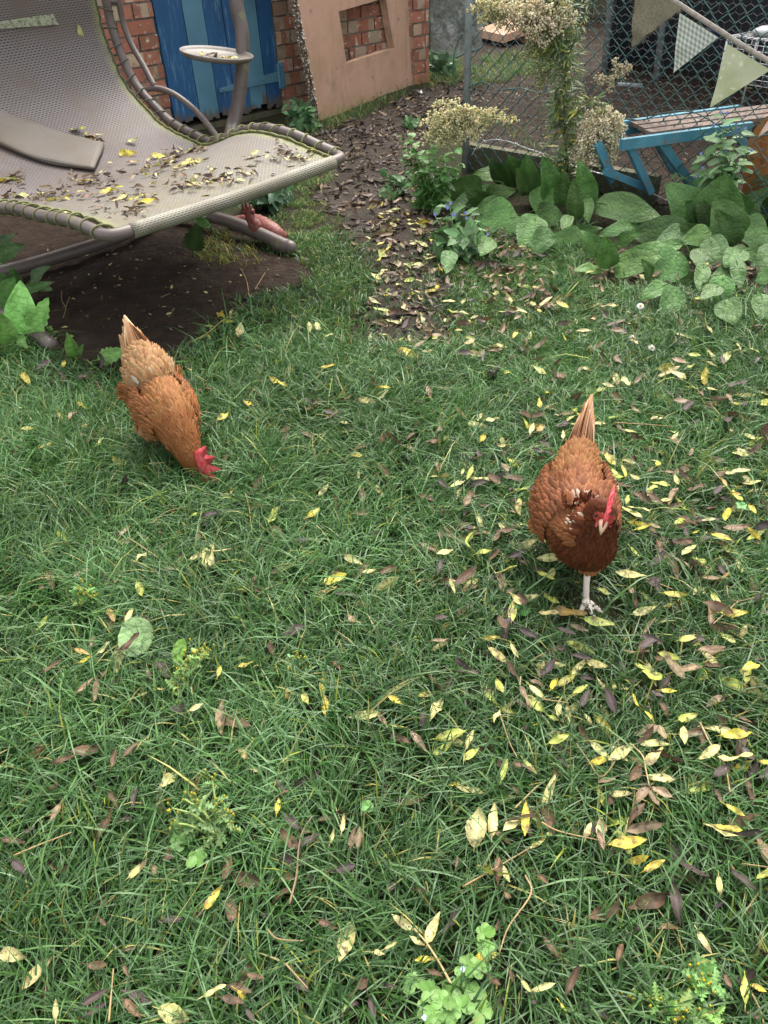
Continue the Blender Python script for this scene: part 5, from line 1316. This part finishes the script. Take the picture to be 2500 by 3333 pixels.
rosette('clover', 'small green clover leaves by the walking hen foot', [(1695, 1985), (1705, 1990)], .017, A(.11, .34, .08))
rosette('clover', 'tiny clover sprig left of centre in the lower lawn', [(1195, 2625), (1205, 2635)], .012, A(.11, .26, .06))
rosette('clover', 'clover leaves at right of the lawn beside spotted leaf', [(2415, 1645), (2425, 1650)], .014, A(.12, .33, .1))
rosette('seedling', 'tiny green seedlings on the bare soil by the base leg', [(165, 1072), (180, 1080), (150, 1085), (240, 1082), (230, 1095), (178, 1102), (160, 1065)], .010, A(.20, .36, .05), lz=.012)
def daisy(lab, c, base):
    b = P(*base); p = PD(*c, np.linalg.norm(b-CAM)*.985); th = thing('daisy', lab, 'flower', b)
    m = MB(); m.tube(spline([b, (b+p)/2+A(.004, 0, .006), p], 8), .0013, 5, (.12, .2, .05)); m.build('stem', M['stem'], th)
    m = MB(); n = unit(A(.1, -.6, .8)+rng.normal(0, .25, 3)); e = unit(np.cross(n, A(1, 0, 0))); g = np.cross(n, e)
    for k in range(15):
        a = k*2*math.pi/15; put_leaf(m, p, e*math.cos(a)+g*math.sin(a)-n*.15, n, .013, .0045, (.78, .78, .76), shape='lance', nl=4)
    m.build('petals', M['flower'], th); m = MB(); m.ball(p+n*.001, (.0045, .0045, .003), (.7, .45, .02), nu=10, nv=6); m.build('disc', M['flower'], th)
daisy('white daisy standing at the foot of the right broad leaves', (2085, 995), (2090, 1060))
daisy('white daisy low in the long grass, left of a pair', (2058, 1100), (2062, 1130))
daisy('white daisy facing sideways in the long grass, right of a pair', (2122, 1131), (2118, 1160))
def cone():
    c = P(2492, 1428, .03); m = MB(); ax = unit(A(.3, .5, .5)); e = unit(np.cross(ax, A(0, 0, 1))); g = np.cross(ax, e)
    m.ball(c, (.012, .012, .028), (.1, .06, .04), axes=np.stack([e, g, ax]))
    for i in range(56):
        f = i/56; a = i*2.39996; r = .026*math.sin(math.pi*(.12+.8*f)); d = e*math.cos(a)+g*math.sin(a)
        put_leaf(m, c+ax*(.035*(2*f-1)), d*1.0+ax*.5, ax*1.0-d*.5, r+.006, .016, (.1, .06, .04), (.2, .14, .1), shape='round', nl=4, curl=.5)
    o = m.build('pine_cone', M['cone'], None, origin=c); tag(o, 'open brown pine cone on the grass at the right edge', 'pine cone')
cone()

# ------------------------------------------------------------------ fallen leaves
T2 = """580,70,670,50,p 690,40,760,95,g 735,105,880,155,o 860,150,995,180,g 915,15,990,50,g 550,165,560,75,g 430,75,515,130,g 800,175,885,205,t 305,140,380,90,b 1115,40,1200,95,g 1205,40,1315,50,y 1210,100,1260,80,y 1075,130,1175,105,p 1415,40,1465,110,g 1450,125,1575,125,y 1270,245,1370,215,g 1355,290,1475,305,t 1450,215,1530,255,g 515,225,580,305,y 425,235,500,232,y 735,270,820,310,d 805,305,900,330,d 680,400,745,330,d 1110,310,1120,235,b 1135,335,1175,430,p 1195,460,1265,465,y 1040,405,1105,445,d 1110,460,1170,530,d 1150,460,1220,490,d 1550,370,1640,320,y 1560,430,1580,350,g 15,480,80,520,y 145,485,230,465,y 205,580,255,480,p 165,545,170,630,d 85,620,25,610,g 30,650,130,690,b 110,630,180,695,t 430,455,490,525,g 485,410,520,490,g 500,535,570,560,g 625,435,700,500,p 745,440,840,380,g 720,455,750,395,y 840,400,910,410,d 850,530,890,450,d 810,480,880,435,g 605,480,700,560,g 700,560,760,600,g 790,520,800,605,p 755,515,750,585,p 915,570,990,645,y 865,560,900,605,p 215,670,360,635,g 210,740,330,670,g 355,710,385,630,p 360,740,440,705,b 710,690,800,650,g 895,685,990,765,p 505,850,535,755,g 600,755,660,820,g 690,960,740,820,p 280,870,375,850,y 390,1140,410,965,p 465,1095,475,950,p 930,1110,955,980,p 870,1100,895,1025,p 570,990,640,1010,d 610,1030,655,1100,d 1455,655,1600,640,y 1545,690,1600,800,d 1430,830,1510,775,d 1430,880,1460,960,b 1470,950,1570,1005,y 1565,840,1605,950,b 1270,590,1360,560,g 750,750,805,795,d 555,875,610,920,t 1530,575,1590,600,b"""
T1 = """1080,140,1145,70,b 940,150,1045,140,p 1080,200,1165,150,b 1160,270,1200,190,g 1325,245,1385,195,y 1280,345,1355,325,d 1490,410,1565,445,p 1560,480,1630,475,p 1400,525,1500,490,y 1385,565,1460,545,o 1505,655,1540,715,t 1390,1020,1395,910,y 1405,1095,1405,1015,y 1025,890,1095,870,y 590,520,625,595,g 445,480,490,550,d 540,700,575,625,p 465,640,495,690,o 155,730,215,675,g 330,1000,405,940,t 405,1030,430,950,t 185,910,270,865,b 425,830,475,785,p 390,800,405,760,t 340,870,410,840,y 320,810,385,830,o 435,940,470,895,b 665,850,735,930,d 635,890,650,950,t 940,930,955,870,y 985,1110,1055,1065,b 730,1060,845,1080,d 815,1080,885,1040,p 1160,770,1190,860,b 1220,980,1245,1030,o 1310,1000,1330,1070,g 1335,450,1355,390,b 1375,150,1420,105,p 1075,515,1130,490,t 1000,545,1060,560,g 930,620,970,570,p 870,240,955,215,d 875,280,920,240,d 855,345,865,290,t 800,255,860,225,g 820,425,880,395,p 890,455,885,395,p 910,450,915,395,p 715,465,785,450,t 515,320,565,275,t 680,300,740,310,b 585,430,635,390,p 240,300,290,340,g 1440,870,1485,900,r"""
T3 = """225,110,330,75,b 480,130,500,50,b 525,85,600,10,b 200,215,300,210,b 570,300,590,210,d 520,355,600,320,d 690,215,790,110,p 1030,45,1080,105,p 1075,135,1130,145,p 1205,250,1250,215,b 1195,330,1205,260,y 1475,410,1490,340,p 1515,470,1520,375,t 1545,480,1555,390,t 1375,360,1445,320,b 1425,460,1450,395,p 1440,575,1550,545,d 555,605,650,520,p 655,550,695,600,t 850,775,880,745,t 880,740,960,640,y 1000,795,990,620,b 695,790,800,785,d 45,530,140,585,d 0,440,100,430,b 90,420,155,385,d 0,930,110,950,p 240,1235,240,1125,p 345,1160,470,1085,d 365,1205,465,1140,d 530,1130,610,1200,b 370,980,490,1000,b 530,975,560,1040,b 430,780,460,820,b 535,920,590,910,b 875,1120,975,1065,p 980,1070,1100,1095,b 950,1120,1060,1150,b 1060,1170,1100,1230,d 1020,1090,1085,1140,y 1060,1020,1145,1055,b 1370,790,1455,820,b 1540,1080,1640,970,b 1510,1170,1580,1090,d 1590,1115,1625,1225,d 1590,925,1659,920,p 680,1170,820,1220,p 1480,1190,1500,1140,g"""
T4 = """490,360,500,230,b 505,285,545,370,p 520,390,550,470,b 660,320,715,370,b 310,300,320,245,b 130,390,200,410,b 0,400,70,350,d 0,650,60,615,p 385,690,500,665,y 470,590,505,525,b 690,600,770,695,b 1010,710,1030,595,b 1355,570,1420,680,p 1250,360,1280,540,d 1125,310,1215,260,y 1445,330,1455,430,p 1420,480,1475,430,d 1470,750,1500,840,b 1515,790,1640,740,d 1570,800,1659,820,y 1560,890,1560,740,g 1190,940,1240,830,b 1260,960,1310,830,y 790,840,840,710,b 635,830,745,800,p 590,780,640,840,p 540,730,570,800,b 440,760,510,810,b 485,890,515,830,d 190,740,255,770,b 0,800,60,820,d 640,860,670,930,d 860,890,980,950,d 760,880,790,920,y 1560,920,1640,960,b"""
T5 = """430,155,470,150,y 300,180,345,210,y 235,240,260,260,y 165,290,200,270,y 200,365,220,340,y 110,215,160,200,b 385,255,410,270,b 410,250,430,235,b 380,320,415,335,b 580,205,610,205,y 705,200,720,245,t 680,240,700,250,d 510,380,550,380,y 840,350,860,320,y 855,290,890,290,p 830,370,850,390,d 870,100,920,97,y 405,65,400,35,p 425,60,420,28,p 440,75,465,70,p 630,120,700,135,y 690,110,730,120,p 610,115,640,130,o 220,75,225,45,p 165,25,180,10,y"""
T6 = """430,92,490,88,p 295,75,335,100,y 245,90,285,60,p 235,100,260,115,y 90,215,150,208,p 85,230,130,225,t 160,190,180,155,y 265,360,292,350,y 130,300,160,285,y 435,330,480,340,p 475,300,490,340,p 500,310,525,345,p 610,310,680,280,p 755,335,752,275,y 765,225,795,255,p 805,265,840,230,p 755,262,800,270,p 700,340,740,340,g 698,280,735,270,g 700,240,745,245,g 585,445,612,430,p 612,440,635,435,p 430,270,445,240,b 400,225,445,210,b 655,385,725,380,t 690,415,720,385,d 825,450,830,415,d 790,340,850,330,d 880,400,890,365,d 75,445,120,440,p 60,510,80,480,y 215,490,225,455,p 235,480,262,450,o 340,455,375,460,p 310,460,355,430,d 410,455,455,455,p"""
T7 = """195,310,290,330,p 110,270,165,330,y 135,350,195,405,g 195,335,230,395,y 375,340,395,305,y 330,375,365,350,t 415,370,465,380,t 340,465,395,420,g 305,460,365,510,d 550,290,565,230,t 785,250,860,275,p 725,375,790,385,p 710,400,740,450,o 675,490,715,440,d 690,500,775,530,d 635,560,700,560,b 750,485,820,485,o 855,545,895,595,y 220,575,325,620,d 255,675,365,650,y 690,690,775,715,p 560,690,600,680,y 520,650,550,720,d 465,745,575,720,b 365,700,420,795,b 405,820,500,795,b 240,760,295,815,g 455,820,490,930,b 550,820,650,880,o 690,940,760,905,o 705,890,740,800,b 865,730,925,740,b"""
T8 = """400,250,455,300,y 355,340,400,285,t 295,300,330,345,p 195,490,280,460,y 100,390,180,380,y 415,380,470,360,y 590,530,625,590,y 495,475,535,440,g 290,85,345,130,d 400,125,480,100,d 445,80,495,80,y 115,100,155,165,y 320,70,340,30,y 75,285,115,275,p 400,430,440,410,b"""
ZT = [(T2, 1250, 1900, 1.327), (T1, 0, 1500, 1.327), (T3, 0, 2400, 1.327), (T4, 1250, 2600, 1.327), (T5, 500, 1000, .793), (T6, 1500, 900, .952), (T7, 1900, 1300, 1.587), (T8, 0, 1150, 1.587)]
LMK = [("the pecking hen", 500, 1290), ("the walking hen", 1880, 1560), ("the round dock leaf", 440, 2075), ("the groundsel beside the dock leaf", 640, 2180), ("the pale sprawling groundsel", 660, 2640), ("the speedwell patch", 1450, 3260), ("the bare soil", 500, 1120),
       ("the end of the mud path", 1300, 1150), ("the daisies", 2080, 1060), ("the right broad leaf clump", 2280, 940), ("the pine cone", 2490, 1430), ("the corner groundsel", 2290, 3230), ("the bottom left corner", 60, 3280), ("the bottom right corner", 2450, 3280), ("the walking hen's front foot", 1915, 1960), ("the tiny lobed rosette", 968, 2180),
       ("the two upper speedwell shoots", 1560, 3100), ("the dark brown compound leaf sprig", 970, 2800), ("the yellow leaf heap", 1830, 2300), ("the left edge of the lawn", 20, 1800), ("the right edge of the lawn", 2480, 2350), ("the lawn centre", 1250, 1700)]
_used = {}
def leaf_label(u1, v1, u2, v2, k, where='grass'):
    u, v = (u1+u2)/2, (v1+v2)/2; L = math.hypot(u2-u1, v2-v1)
    c = sorted(LMK, key=lambda m: math.hypot(m[1]-u, m[2]-v))
    nat = P(u, v, .04); real = L*np.linalg.norm(nat-CAM)/FPX
    sz = 'small' if real < .032 else 'long' if real > .062 else 'medium'
    an = math.degrees(math.atan2(-(v2-v1), u2-u1)) % 180
    ori = 'lying crosswise' if an < 25 or an > 155 else 'pointing up the picture' if 65 < an < 115 else 'slanting right' if an <= 65 else 'slanting left'
    for m in c[:4]:
        dx, dy = u-m[1], v-m[2]; d = math.hypot(dx, dy)
        far = 'close ' if d < 170 else 'a little way ' if d < 420 else 'well '
        rel = far+('below' if dy > abs(dx)*1.6 else 'above' if -dy > abs(dx)*1.6 else 'right of' if dx > 0 and abs(dy) < .6*abs(dx) else 'left of' if abs(dy) < .6*abs(dx) else ('lower right of' if dx > 0 and dy > 0 else 'lower left of' if dy > 0 else 'upper right of' if dx > 0 else 'upper left of'))
        lab = f"{sz} {KN[k]} leaf {ori}, {rel} {m[0]}"
        if len(lab.split()) <= 16 and lab not in _used: break
    if len(lab.split()) > 16: lab = lab.replace('pointing up the picture', 'upright')
    if len(lab.split()) > 16: lab = lab.replace('a little way ', '')
    _used[lab] = 1; return lab
def crumpled(B, T, k, z_up=.0, wr=None, dry=None, n=None, mb=None, small=False):
    L = np.linalg.norm(T-B); wr = rng.uniform(.26, .40) if wr is None else wr
    cc = jcol(KC[k], .16); dk = k in 'bdt'
    curl = rng.normal(0, .9 if dk else .45); fold = rng.uniform(.1, .5) if dk else rng.uniform(.02, .25)
    n = A(0, 0, 1)+rng.normal(0, .28, 3) if n is None else n
    own = mb is None
    if own: mb = MB()
    put_leaf(mb, B-A(0, 0, abs(curl)*L*.05), T-B, n, L, L*wr, cc, np.clip(cc*1.25+.03, 0, 1), shape='ovate' if rng.random() < .22 else 'lance', nl=5 if small else 12, fold=fold, curl=curl*.9, twist=rng.normal(0, .7), wave=rng.uniform(.01, .075), serr=0 if small else .05, ph=rng.uniform(0, 6))
    if own:
        d = unit(T-B); mb.tube([B-d*.008, B+d*L*.1], .0008, 4, cc*.9)
    return mb
nleaf = 0
for tb, ox, oy, sc in ZT:
    for row in tb.split():
        x1, y1, x2, y2, k = row.split(','); u1, v1, u2, v2 = ox+float(x1)/sc, oy+float(y1)/sc, ox+float(x2)/sc, oy+float(y2)/sc
        g = inpoly(*[np.array([q]) for q in P((u1+u2)/2, (v1+v2)/2)[:2]], SOIL)[0] or inpoly(*[np.array([q]) for q in P((u1+u2)/2, (v1+v2)/2)[:2]], PATH)[0]
        z = .016 if g else rng.uniform(.042, .062)
        B, T = P(u1, v1, z), P(u2, v2, z+rng.normal(0, .006))
        big = row.startswith(('680,1170', '1400,525', '0,930', '390,1140', '265,360'))
        # the photo's foreshortened leaves get tilted towards the viewer rather than stretched on the ground
        L = np.linalg.norm(T-B); 
        if L > .085:
            m = (B+T)/2; dist = np.linalg.norm(B-CAM); T2_ = PD(u2, v2, np.linalg.norm(m-CAM)); B2_ = PD(u1, v1, np.linalg.norm(m-CAM)); f = .5
            B = B*(1-f)+B2_*f; T = T*(1-f)+T2_*f; lo = min(B[2], T[2]); dz = A(0, 0, max(0, .035-lo)); B = B+dz; T = T+dz
        n = A(0, 0, 1)+unit(CAM-B)*.4+rng.normal(0, .25, 3)
        mb = crumpled(B, T, k, wr=.5 if big else rng.uniform(.21, .34), n=n)
        o = mb.build('fallen_leaf', M['dry' if k in 'bd' else 'leaf'], None, origin=B)
        tag(o, leaf_label(u1, v1, u2, v2, k), 'fallen leaf', 'fallen leaves on the lawn'); nleaf += 1
def brown_on_dock():
    B, T = P(388, 2112, .066), P(470, 2068, .066); o = crumpled(B, T, 'b', wr=.26, n=A(0, -.2, 1)).build('fallen_leaf', M['dry'], None, origin=B)
    tag(o, 'brown leaflet lying across the large round dock leaf', 'fallen leaf', 'fallen leaves on the lawn')
brown_on_dock()
# whole compound leaves: stalk with its leaflets
def sprig(lab, stem, lv, ox, oy, sc, z=.05, kc=A(.40, .30, .14)):
    q = [P(ox+x/sc, oy+y/sc, z+.004) for x, y in stem]; th = thing('leaf_sprig', lab, 'leaf sprig', q[0]); mb = MB()
    mb.tube(spline(q, 24), np.linspace(.0019, .0011, 24), 6, kc); mb.build('stalk', M['stemdry'], th)
    for x1, y1, x2, y2, k in lv:
        B, T = P(ox+x1/sc, oy+y1/sc, z), P(ox+x2/sc, oy+y2/sc, z+rng.uniform(-.006, .012)); crumpled(B, T, k, wr=rng.uniform(.27, .38)).build('leaflet', M['dry' if k in 'bd' else 'leaf'], th)
sprig('dark brown compound leaf with eight leaflets, lower centre left of the lawn', [(1250, 720), (1280, 600), (1290, 480), (1310, 400), (1350, 340)], [(1300, 420, 1355, 350, 't'), (1285, 475, 1195, 405, 'b'), (1292, 475, 1380, 400, 'd'), (1280, 542, 1150, 480, 'd'), (1290, 545, 1385, 480, 'd'), (1270, 608, 1140, 545, 'b'), (1255, 655, 1140, 685, 'b'), (1300, 400, 1215, 325, 'd')], 0, 2400, 1.327, kc=A(.17, .11, .08))
sprig('curling yellow compound leaf left of the speedwell patch', [(290, 800), (240, 710), (185, 625), (130, 560)], [(130, 570, 30, 500, 'p'), (188, 622, 235, 470, 'p'), (180, 635, 105, 600, 'p'), (222, 692, 130, 688, 'y')], 1250, 2600, 1.327)
sprig('pale compound leaf with three crumpled brown end leaflets, right side of lawn', [(1060, 690), (1115, 740), (1130, 800), (1145, 870)], [(1125, 780, 1205, 710, 'p'), (1135, 830, 1262, 850, 'p'), (1150, 872, 1068, 940, 't'), (1150, 880, 1180, 988, 't'), (1152, 878, 1262, 928, 't'), (1110, 790, 1060, 850, 'b')], 1250, 1900, 1.327)
sprig('bare curved stalk with brown leaflets on the right of the lawn', [(1365, 600), (1410, 690), (1470, 780), (1495, 900)], [(1370, 620, 1380, 705, 'b'), (1365, 625, 1290, 665, 't'), (1365, 600, 1320, 600, 'b')], 1250, 1900, 1.327)
sprig('green yellow compound leaf at the tip of the soil edge', [(620, 410), (720, 330), (800, 330)], [(780, 340, 740, 260, 'y'), (730, 330, 690, 300, 'g'), (720, 340, 770, 310, 'g'), (690, 370, 740, 360, 'y'), (660, 390, 620, 380, 'g'), (700, 355, 740, 380, 'p')], 500-640*.542+0, 1020-410*.542*.0-180, 1.845, z=.03, kc=A(.35, .38, .08)) if False else None
sprig('yellow green compound leaf lying at the edge of the bare soil', [(1150, 945), (1240, 895), (1330, 820), (1410, 770)], [(1410, 770, 1430, 790, 'p'), (1340, 800, 1300, 755, 'y'), (1330, 820, 1410, 830, 'g'), (1370, 800, 1430, 800, 'p'), (1290, 850, 1220, 850, 'g'), (1250, 890, 1180, 880, 'g'), (1240, 900, 1260, 930, 'g'), (1380, 785, 1390, 755, 'p')], 0, 600, 1.843, z=.03, kc=A(.36, .38, .09))
sprig('pale creamy compound leaf with five leaflets below the pecking hen', [(1000, 380), (930, 390), (880, 385)], [(880, 390, 820, 425, 'p'), (885, 395, 893, 460, 'p'), (905, 392, 912, 455, 'p'), (905, 385, 860, 378, 'p'), (925, 388, 900, 335, 'p')], 0, 1500, 1.327, kc=A(.5, .45, .2))
TW = [([(590, 400), (590, 460), (640, 490), (800, 515)], 1250, 1900, 1.327, 'pale bent stalk lying over the yellow leaf heap'), ([(500, 560), (540, 680), (575, 750)], 1250, 1900, 1.327, 'straight pale stalk left of the yellow leaf heap'),
      ([(830, 690), (880, 760), (940, 835), (1010, 740), (1010, 670)], 1250, 1900, 1.327, 'yellowish V shaped stalk below the yellow leaf heap'), ([(680, 1030), (760, 1070), (940, 1110)], 1250, 1900, 1.327, 'long pale straight stalk in the lower right lawn'),
      ([(1480, 10), (1490, 60), (1530, 75), (1600, 60)], 1250, 1900, 1.327, 'forked pale stalk right of the walking hen foot'), ([(1530, 75), (1420, 175)], 1250, 1900, 1.327, 'pale straight stalk joining the forked stalk'),
      ([(565, 970), (665, 870)], 1250, 1900, 1.327, 'short tan stalk slanting right in the right lawn'), ([(340, 380), (480, 300), (625, 215)], 1250, 2600, 1.327, 'long tan stalk slanting right above the speedwell'),
      ([(610, 330), (635, 410), (540, 550), (500, 660)], 1250, 2600, 1.327, 'hooked tan stalk above the upper speedwell shoots'), ([(550, 330), (620, 375), (685, 420)], 0, 1500, 1.327, 'pale stalk with a bend below the pecking hen'),
      ([(1060, 140), (1075, 200), (1085, 280)], 0, 1500, 1.327, 'upright pale stalk right of the pecking hen'), ([(655, 270), (720, 220), (815, 195)], 0, 1500, 1.327, 'thin tan stalk slanting below the pecking hen'),
      ([(60, 510), (180, 460), (310, 410)], 0, 2400, 1.327, 'long tan twig on the left of the lower lawn'), ([(470, 1230), (490, 1000)], 0, 2400, 1.327, 'upright brown stalk near the bottom left'),
      ([(1155, 830), (1200, 870), (1310, 880)], 0, 2400, 1.327, 'curved tan stalk left of the yellow curled sprig'), ([(1235, 980), (1330, 1085)], 0, 2400, 1.327, 'tan stalk slanting left near the bottom centre'),
      ([(160, 120), (330, 130), (460, 140)], 1900, 1300, 1.587, 'long pale stalk right of the walking hen tail'), ([(310, 920), (460, 980)], 1900, 1300, 1.587, 'short pale stalk by the walking hen foot'),
      ([(1545, 280), (1659, 295)], 1250, 2600, 1.327, 'pale stalk at the right edge of the lower lawn'), ([(1575, 820), (1620, 900), (1640, 970)], 1250, 2600, 1.327, 'bent pale stalk in the bottom right corner'),
      ([(370, 640), (372, 700), (395, 740), (380, 800)], 0, 600, 1.843, 'crooked pale root standing on the bare soil'), ([(395, 740), (418, 675)], 0, 600, 1.843, 'side branch of the crooked root on the bare soil'),
      ([(1495, 680), (1480, 580), (1445, 505)], 0, 600, 1.843, 'thin upright straw on the right of the bare soil'), ([(1500, 680), (1590, 530)], 0, 600, 1.843, 'thin slanting straw on the right of the bare soil'), ([(890, 670), (950, 680), (1020, 655)], 0, 600, 1.843, 'small pale twig lying on the bare soil')]
for pts, ox, oy, sc, lab in TW:
    soil = 'soil' in lab; q = [P(ox+x/sc, oy+y/sc, .014 if soil else .055) for x, y in pts]
    if soil and lab.split()[2] in ('upright', 'slanting') or 'root' in lab:
        d = np.linalg.norm(q[0]-CAM); q = [PD(ox+x/sc, oy+y/sc, d*(1-.03*i)) for i, (x, y) in enumerate(pts)]
    mb = MB(); r = .0014 if not soil else .0018
    mb.tube(spline(q, 16), np.linspace(r*1.1, r*.7, 16), 6, jcol(A(.26, .185, .085), .3)); o = mb.build('twig', M['stemdry'], None, origin=q[0]); tag(o, lab, 'twig', 'stalks and twigs on the ground')
# leaves caught on the lounger
CH = [(30, 600, 65, 560, 'g'), (10, 610, 20, 570, 'y'), (40, 590, 80, 580, 'b'), (240, 430, 275, 435, 'g'), (275, 455, 330, 460, 'b'), (420, 455, 445, 475, 'p'), (500, 525, 540, 505, 'y'), (400, 500, 440, 505, 'y'), (600, 545, 648, 525, 'y'), (555, 520, 600, 530, 'b'), (480, 560, 520, 545, 'g'), (420, 540, 445, 535, 'o'), (255, 590, 290, 600, 'y'), (200, 655, 235, 640, 'y'), (60, 640, 105, 640, 'p'), (320, 635, 380, 640, 'y'), (440, 625, 490, 600, 'b'), (395, 660, 420, 640, 'p'), (280, 650, 300, 640, 'r'), (545, 615, 560, 600, 'b'), (600, 615, 610, 600, 'o'), (835, 520, 845, 495, 'p'), (905, 500, 920, 480, 'b'), (800, 515, 830, 512, 'p'), (985, 540, 1015, 525, 'p'), (460, 670, 500, 668, 'y'), (215, 705, 225, 690, 'p'), (258, 92, 272, 125, 'p'), (640, 615, 655, 600, 'p'), (310, 690, 335, 680, 'b')]
_mb = MB(); 
for i, (u1, v1, u2, v2, k) in enumerate(CH):
    l, t = sling_at((u1+u2)/2, (v1+v2)/2); c = sling_pt(l, t); n = sling_n(l, t); d = PD(u2, v2, np.linalg.norm(c-CAM))-PD(u1, v1, np.linalg.norm(c-CAM)); d = d-n*(d@n); Lr = np.clip(math.hypot(u2-u1, v2-v1)*np.linalg.norm(c-CAM)/FPX*1.25, .03, .07)
    B = c+n*.010-unit(d)*Lr/2; T = B+unit(d)*Lr
    o = crumpled(B, T, k, wr=rng.uniform(.3, .45), n=n+rng.normal(0, .35, 3)).build('fallen_leaf', M['dry' if k in 'bd' else 'leaf'], None, origin=B)
    zone = 'under the patch' if v1 < 200 else 'near the cushion end' if v1 < 500 and u1 < 400 else 'in the middle heap' if 380 < u1 < 660 and v1 < 570 else 'near its right lacing' if u1 > 760 else 'near its left lacing' if u1 < 240 else 'close to the front bar'
    tag(o, f"{KN[k]} leaf on the lounger seat {zone}, {['first','curled','flat','upturned','folded','twisted'][i % 6] if i % 6 else 'dry'}", 'fallen leaf', 'leaves lying on the lounger')
def litter(name, lab, pts, nrm, Lr, kinds, zoff, cat='leaf litter', wr=(.22, .36), mat='dry', roughn=.5):
    mb = MB()
    for i, (p, n) in enumerate(zip(pts, nrm)):
        L = rng.uniform(*Lr); d = rng.normal(0, 1, 3); d = unit(d-n*(d@n)); k = kinds[rng.integers(len(kinds))]
        q = p+n*(zoff*rng.uniform(.3, 1.6)); crumpled(q-d*L/2, q+d*L/2, k, wr=rng.uniform(*wr), n=n+rng.normal(0, roughn, 3), mb=mb, small=True)
    o = mb.build(name, M[mat], None); tag(o, lab, cat, kind='stuff')
pts = []; nr = []
for u, v, ru, rv, n in ((570, 530, 90, 35, 75), (500, 560, 70, 25, 30), (160, 640, 110, 22, 60), (330, 590, 120, 40, 50), (380, 640, 150, 25, 35), (60, 590, 35, 18, 14), (620, 610, 80, 20, 30), (760, 570, 120, 25, 40), (420, 690, 60, 15, 22), (950, 510, 90, 25, 38), (300, 455, 35, 10, 20), (640, 490, 40, 15, 16), (720, 590, 60, 15, 20), (330, 690, 100, 25, 12)):
    for _ in range(n):
        l, t = sling_at(u+rng.normal(0, .5)*ru, v+rng.normal(0, .5)*rv)
        if .05 < t < .95: pts.append(sling_pt(l, t)+rng.normal(0, .004, 3)); nr.append(sling_n(l, t))
litter('leaf_litter', 'small dry curled leaves heaped on the lounger seat', pts, nr, (.022, .045), 'bbddttppyb', .008, roughn=.7, mat='leaf')
pts = []
for k, l, t in ((9, 0, 0),):
    for _ in range(k): pts.append(PD(710+rng.uniform(-60, 60), 186+rng.uniform(-8, 10), 3.70))
litter('leaf_litter', 'few dead leaves lying in the round tray', pts, [A(0, 0, 1)]*len(pts), (.03, .055), 'bdyyp', .004, mat='leaf')
def scatter(poly, n, seed=0):
    q = np.array(pxpoly(poly)); xy = lawn_pts(n*3, q.min(0), q.max(0)); xy = xy[inpoly(*wob(xy[:, 0], xy[:, 1]), q)][:n]
    return [A(x, y, ter(x, y)+.006) for x, y in xy if min(np.hypot(*(A(x, y)-f)) for f in FOOT) > .075]
PXP = [(850, 420), (1000, 450), (1090, 560), (1010, 640), (1110, 720), (1150, 830), (1220, 950), (1140, 1050), (1150, 1140), (1350, 1190), (1480, 1120), (1470, 1000), (1440, 870), (1430, 760), (1420, 690), (1340, 620), (1340, 520), (1420, 420), (1560, 330), (1540, 230), (1400, 275), (1250, 350), (1060, 420)]
p_ = scatter(PXP, 1350); litter('leaf_litter', 'brown and yellow leaf litter trodden into the mud path', p_, [A(0, 0, 1)]*len(p_), (.03, .07), 'bbbdddddddtbbbbdddt', .007)
p_ = scatter([(1180, 640), (1420, 620), (1480, 1130), (1150, 1140), (1230, 950)], 190); litter('leaf_litter', 'pale leaves scattered along the near half of the path', p_, [A(0, 0, 1)]*len(p_), (.035, .08), 'ppygpttbb', .012, mat='leaf')
p_ = scatter([(1500, 700), (1900, 780), (2200, 880), (2500, 900), (2500, 1080), (2050, 1060), (1700, 1000), (1470, 900)], 520); litter('leaf_litter', 'dead leaves among the broad leaf plants', p_, [A(0, 0, 1)]*len(p_), (.035, .075), 'bbbdddttbbp', .02, roughn=.6)
p_ = scatter([(1450, 880), (2000, 960), (2500, 1060), (2500, 1350), (2000, 1350), (1300, 1180)], 190); litter('leaf_litter', 'loose dead leaves on the turf between path and broad leaves', p_, [A(0, 0, 1)]*len(p_), (.035, .075), 'bbddttppgb', .04, roughn=.5, mat='leaf')
p_ = scatter([(0, 1200), (2500, 1200), (2500, 3333), (0, 3333)], 400); litter('leaf_litter', 'half sunken dead leaves between the grass blades', p_, [A(0, 0, 1)]*len(p_), (.035, .075), 'bbbbdddttp', .028, roughn=.6)
p_ = scatter([(1350, 1400), (2500, 1300), (2500, 3000), (1500, 2900)], 560); litter('leaf_litter', 'scattered dead leaves caught in the grass on the right', p_, [A(0, 0, 1)]*len(p_), (.035, .065), 'bbddttppggyp', .038, roughn=.6)
p_ = scatter([(100, 800), (900, 830), (900, 950), (500, 1120), (200, 1080)], 260); litter('soil_debris', 'bits of straw and leaf on the bare soil', p_, [A(0, 0, 1)]*len(p_), (.006, .026), 'bbttdp', .005, wr=(.15, .5))
p_ = scatter([(1560, 250), (2600, 290), (2600, 480), (2100, 560), (1540, 500)], 900); litter('run_straw', 'straw and wood chips strewn over the soil of the run', p_, [A(0, 0, 1)]*len(p_), (.02, .06), 'bbbdtp', .006, wr=(.06, .16))
